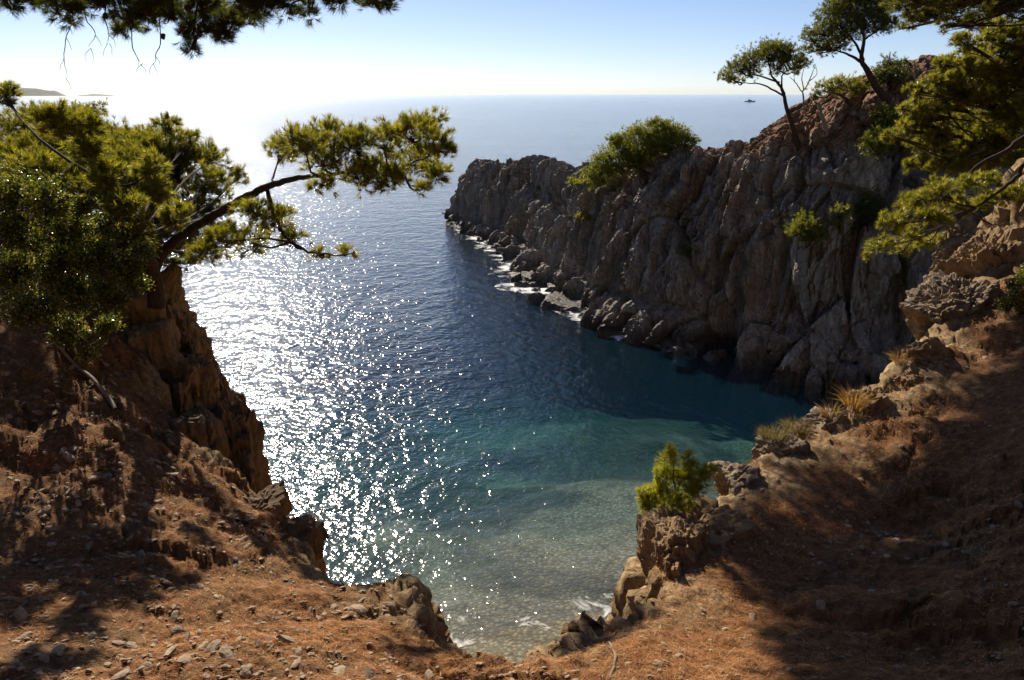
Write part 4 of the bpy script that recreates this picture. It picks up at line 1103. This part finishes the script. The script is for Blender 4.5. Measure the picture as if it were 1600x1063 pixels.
grass('dry_grass', 'dry grass tuft at the dark cliff edge above the largest straw fan', 1408, 565, 13, .36, 140, 'straw', 3, .12)
grass('dry_grass', 'reddish dry grass tuft high on the ridge near the right edge', 1565, 408, 16.5, .45, 180, 'straw', 4, .25)
grass('dry_grass', 'small straw tuft between the cushion plants and the young pine', 1185, 735, 10, .24, 160, 'straw', 5, .12)
grass('dry_grass', 'low brown tuft on the ledge right of the young pine', 1135, 765, 9.5, .16, 160, 'straw', 6, .14)
grass('dry_grass', 'reddish tuft hanging on the bluff face below the young pine', 1085, 868, 8.2, .14, 120, 'straw', 7, .08)
grass('cushion_plant', 'grey-brown cushion plant, left one of the pair on the ledge', 1210, 680, 10.9, .20, 500, 'sage', 8, .20)
grass('cushion_plant', 'grey-brown cushion plant, right one of the pair on the ledge', 1245, 668, 11.2, .20, 500, 'sage', 9, .20)
for k, (px, py, s) in enumerate([(430, 640, 1), ]): pass

# --- dead wood on the ground
def dead(name, label, lines, y, cat='dead branch'):
    o0 = hit_or(*lines[0][0][0], y); root = thing(name, label, cat, o0)
    for k, (pts, rr) in enumerate(lines):
        pp = []
        for q in pts:
            h = hit_or(q[0], q[1], y); pp.append((h + np.array([0, 0, rr[0] * .7])) if len(q) < 3 else P(q[0], q[1], h[1] - q[2]))
        b = Bits(); tube(b, pp, rr, 6, None, 0.012, 50 + k); link('stem' if k == 0 else 'branch', b.mesh('stem', M['dead'], True, o0), root)
dead('dead_branch', 'grey fallen dead branch with forked tips under the left bush', [
    ([(182, 642), (150, 600), (120, 575), (95, 545, .25), (85, 525, .4), (105, 500, .5), (116, 490, .55)], [.035, .032, .028, .024, .02, .014, .006]),
    ([(95, 545, .25), (70, 528, .3), (45, 535, .35)], [.015, .01, .005]), ([(105, 503, .5), (85, 505, .55), (65, 500, .6)], [.01, .008, .004]),
    ([(150, 600), (120, 615, .1), (95, 610, .15)], [.014, .01, .005]), ([(120, 575), (135, 545, .2), (160, 528, .3)], [.012, .009, .004]), ([(170, 625), (185, 655), (180, 690)], [.014, .01, .006])], 11)
dead('fallen_stick', 'pale curved stick lying at the lip above the beach', [([(950, 1005), (962, 1025), (958, 1045), (950, 1063)], [.012, .014, .013, .01])], 6)
dead('fallen_stick', 'straight weathered stick lying near the left rock knob', [([(535, 983), (575, 982)], [.014, .012])], 6.2)
dead('fallen_stick', 'short stick pointing down the slope left of the beach', [([(603, 1020), (612, 1036)], [.012, .01])], 5.8)

# --- yacht far out on the water
def yacht():
    c = S(1172, 159.5); sc = 22.0
    root = thing('yacht', 'tiny sailing yacht far out on the sea near the headland', 'boat', (c[0], c[1], 0))
    n = 13; rows = []
    for t in np.linspace(-.5, .5, n):
        w = 0.11 * max(0.03, 1 - (max(t + .05, 0) / .55) ** 2) * (1 if t > -.4 else .85); sh = .085 + .05 * max(t, 0)
        rows.append([(t, -w, sh), (t * .97, -w * .75, .0), (t * .95, 0, -.05), (t * .97, w * .75, .0), (t, w, sh), (t, 0, sh + .005), (t, -w, sh)])
    g = np.array(rows) * sc
    link('hull', mesh_np('hull', g.reshape(-1, 3), grid_faces(n, 7), M['white'], True), root)
    def box(nm, x0, x1, w, z0, z1, mat, tap=.85):
        v = np.array([(x, y * (1 if z == z0 else tap), z) for x in (x0, x1) for y in (-w, w) for z in (z0, z1)]) * sc
        link(nm, mesh_np(nm, v, [(0, 1, 3, 2), (4, 6, 7, 5), (0, 4, 5, 1), (2, 3, 7, 6), (1, 5, 7, 3), (0, 2, 6, 4)], M[mat], False), root)
    box('cabin', -.25, .15, .075, .085, .16, 'white'); box('window_band', -.22, .12, .077, .11, .14, 'glass', .98)
    box('wheelhouse', -.22, .0, .055, .16, .22, 'white')
    b = Bits(); tube(b, [np.array([-.02, 0, .1]) * sc, np.array([-.02, 0, 1.0]) * sc], [.14, .07], 6); link('mast', b.mesh('mast', M['metal']), root)
    b = Bits(); tube(b, [np.array([-.02, 0, .30]) * sc, np.array([-.42, 0, .27]) * sc], [.12, .12], 6); link('boom', b.mesh('boom', M['metal']), root)
yacht()

# ------------------------------------------------------------------ sea haze
def haze():
    x0, x1, y0, y1, z0, z1 = -33000, 33000, -400, 45000, -61, 190
    v = np.array([(x, y, z) for x in (x0, x1) for y in (y0, y1) for z in (z0, z1)], float)
    me = mesh_np('haze', v, [(0, 1, 3, 2), (4, 6, 7, 5), (0, 4, 5, 1), (2, 3, 7, 6), (1, 5, 7, 3), (0, 2, 6, 4)], None, False)
    m = bpy.data.materials.new('sea_haze'); m.use_nodes = True; t = m.node_tree; t.nodes.clear()
    out = t.nodes.new('ShaderNodeOutputMaterial'); v_ = t.nodes.new('ShaderNodeVolumePrincipled')
    v_.inputs['Color'].default_value = (0.90, 0.95, 1.0, 1); v_.inputs['Density'].default_value = 1.1e-5; v_.inputs['Anisotropy'].default_value = 0.05
    t.links.new(v_.outputs[0], out.inputs['Volume'])
    me.materials.append(m)
    tag(link('haze', me), 'pale sea haze over the water', 'haze', kind='stuff')
haze()
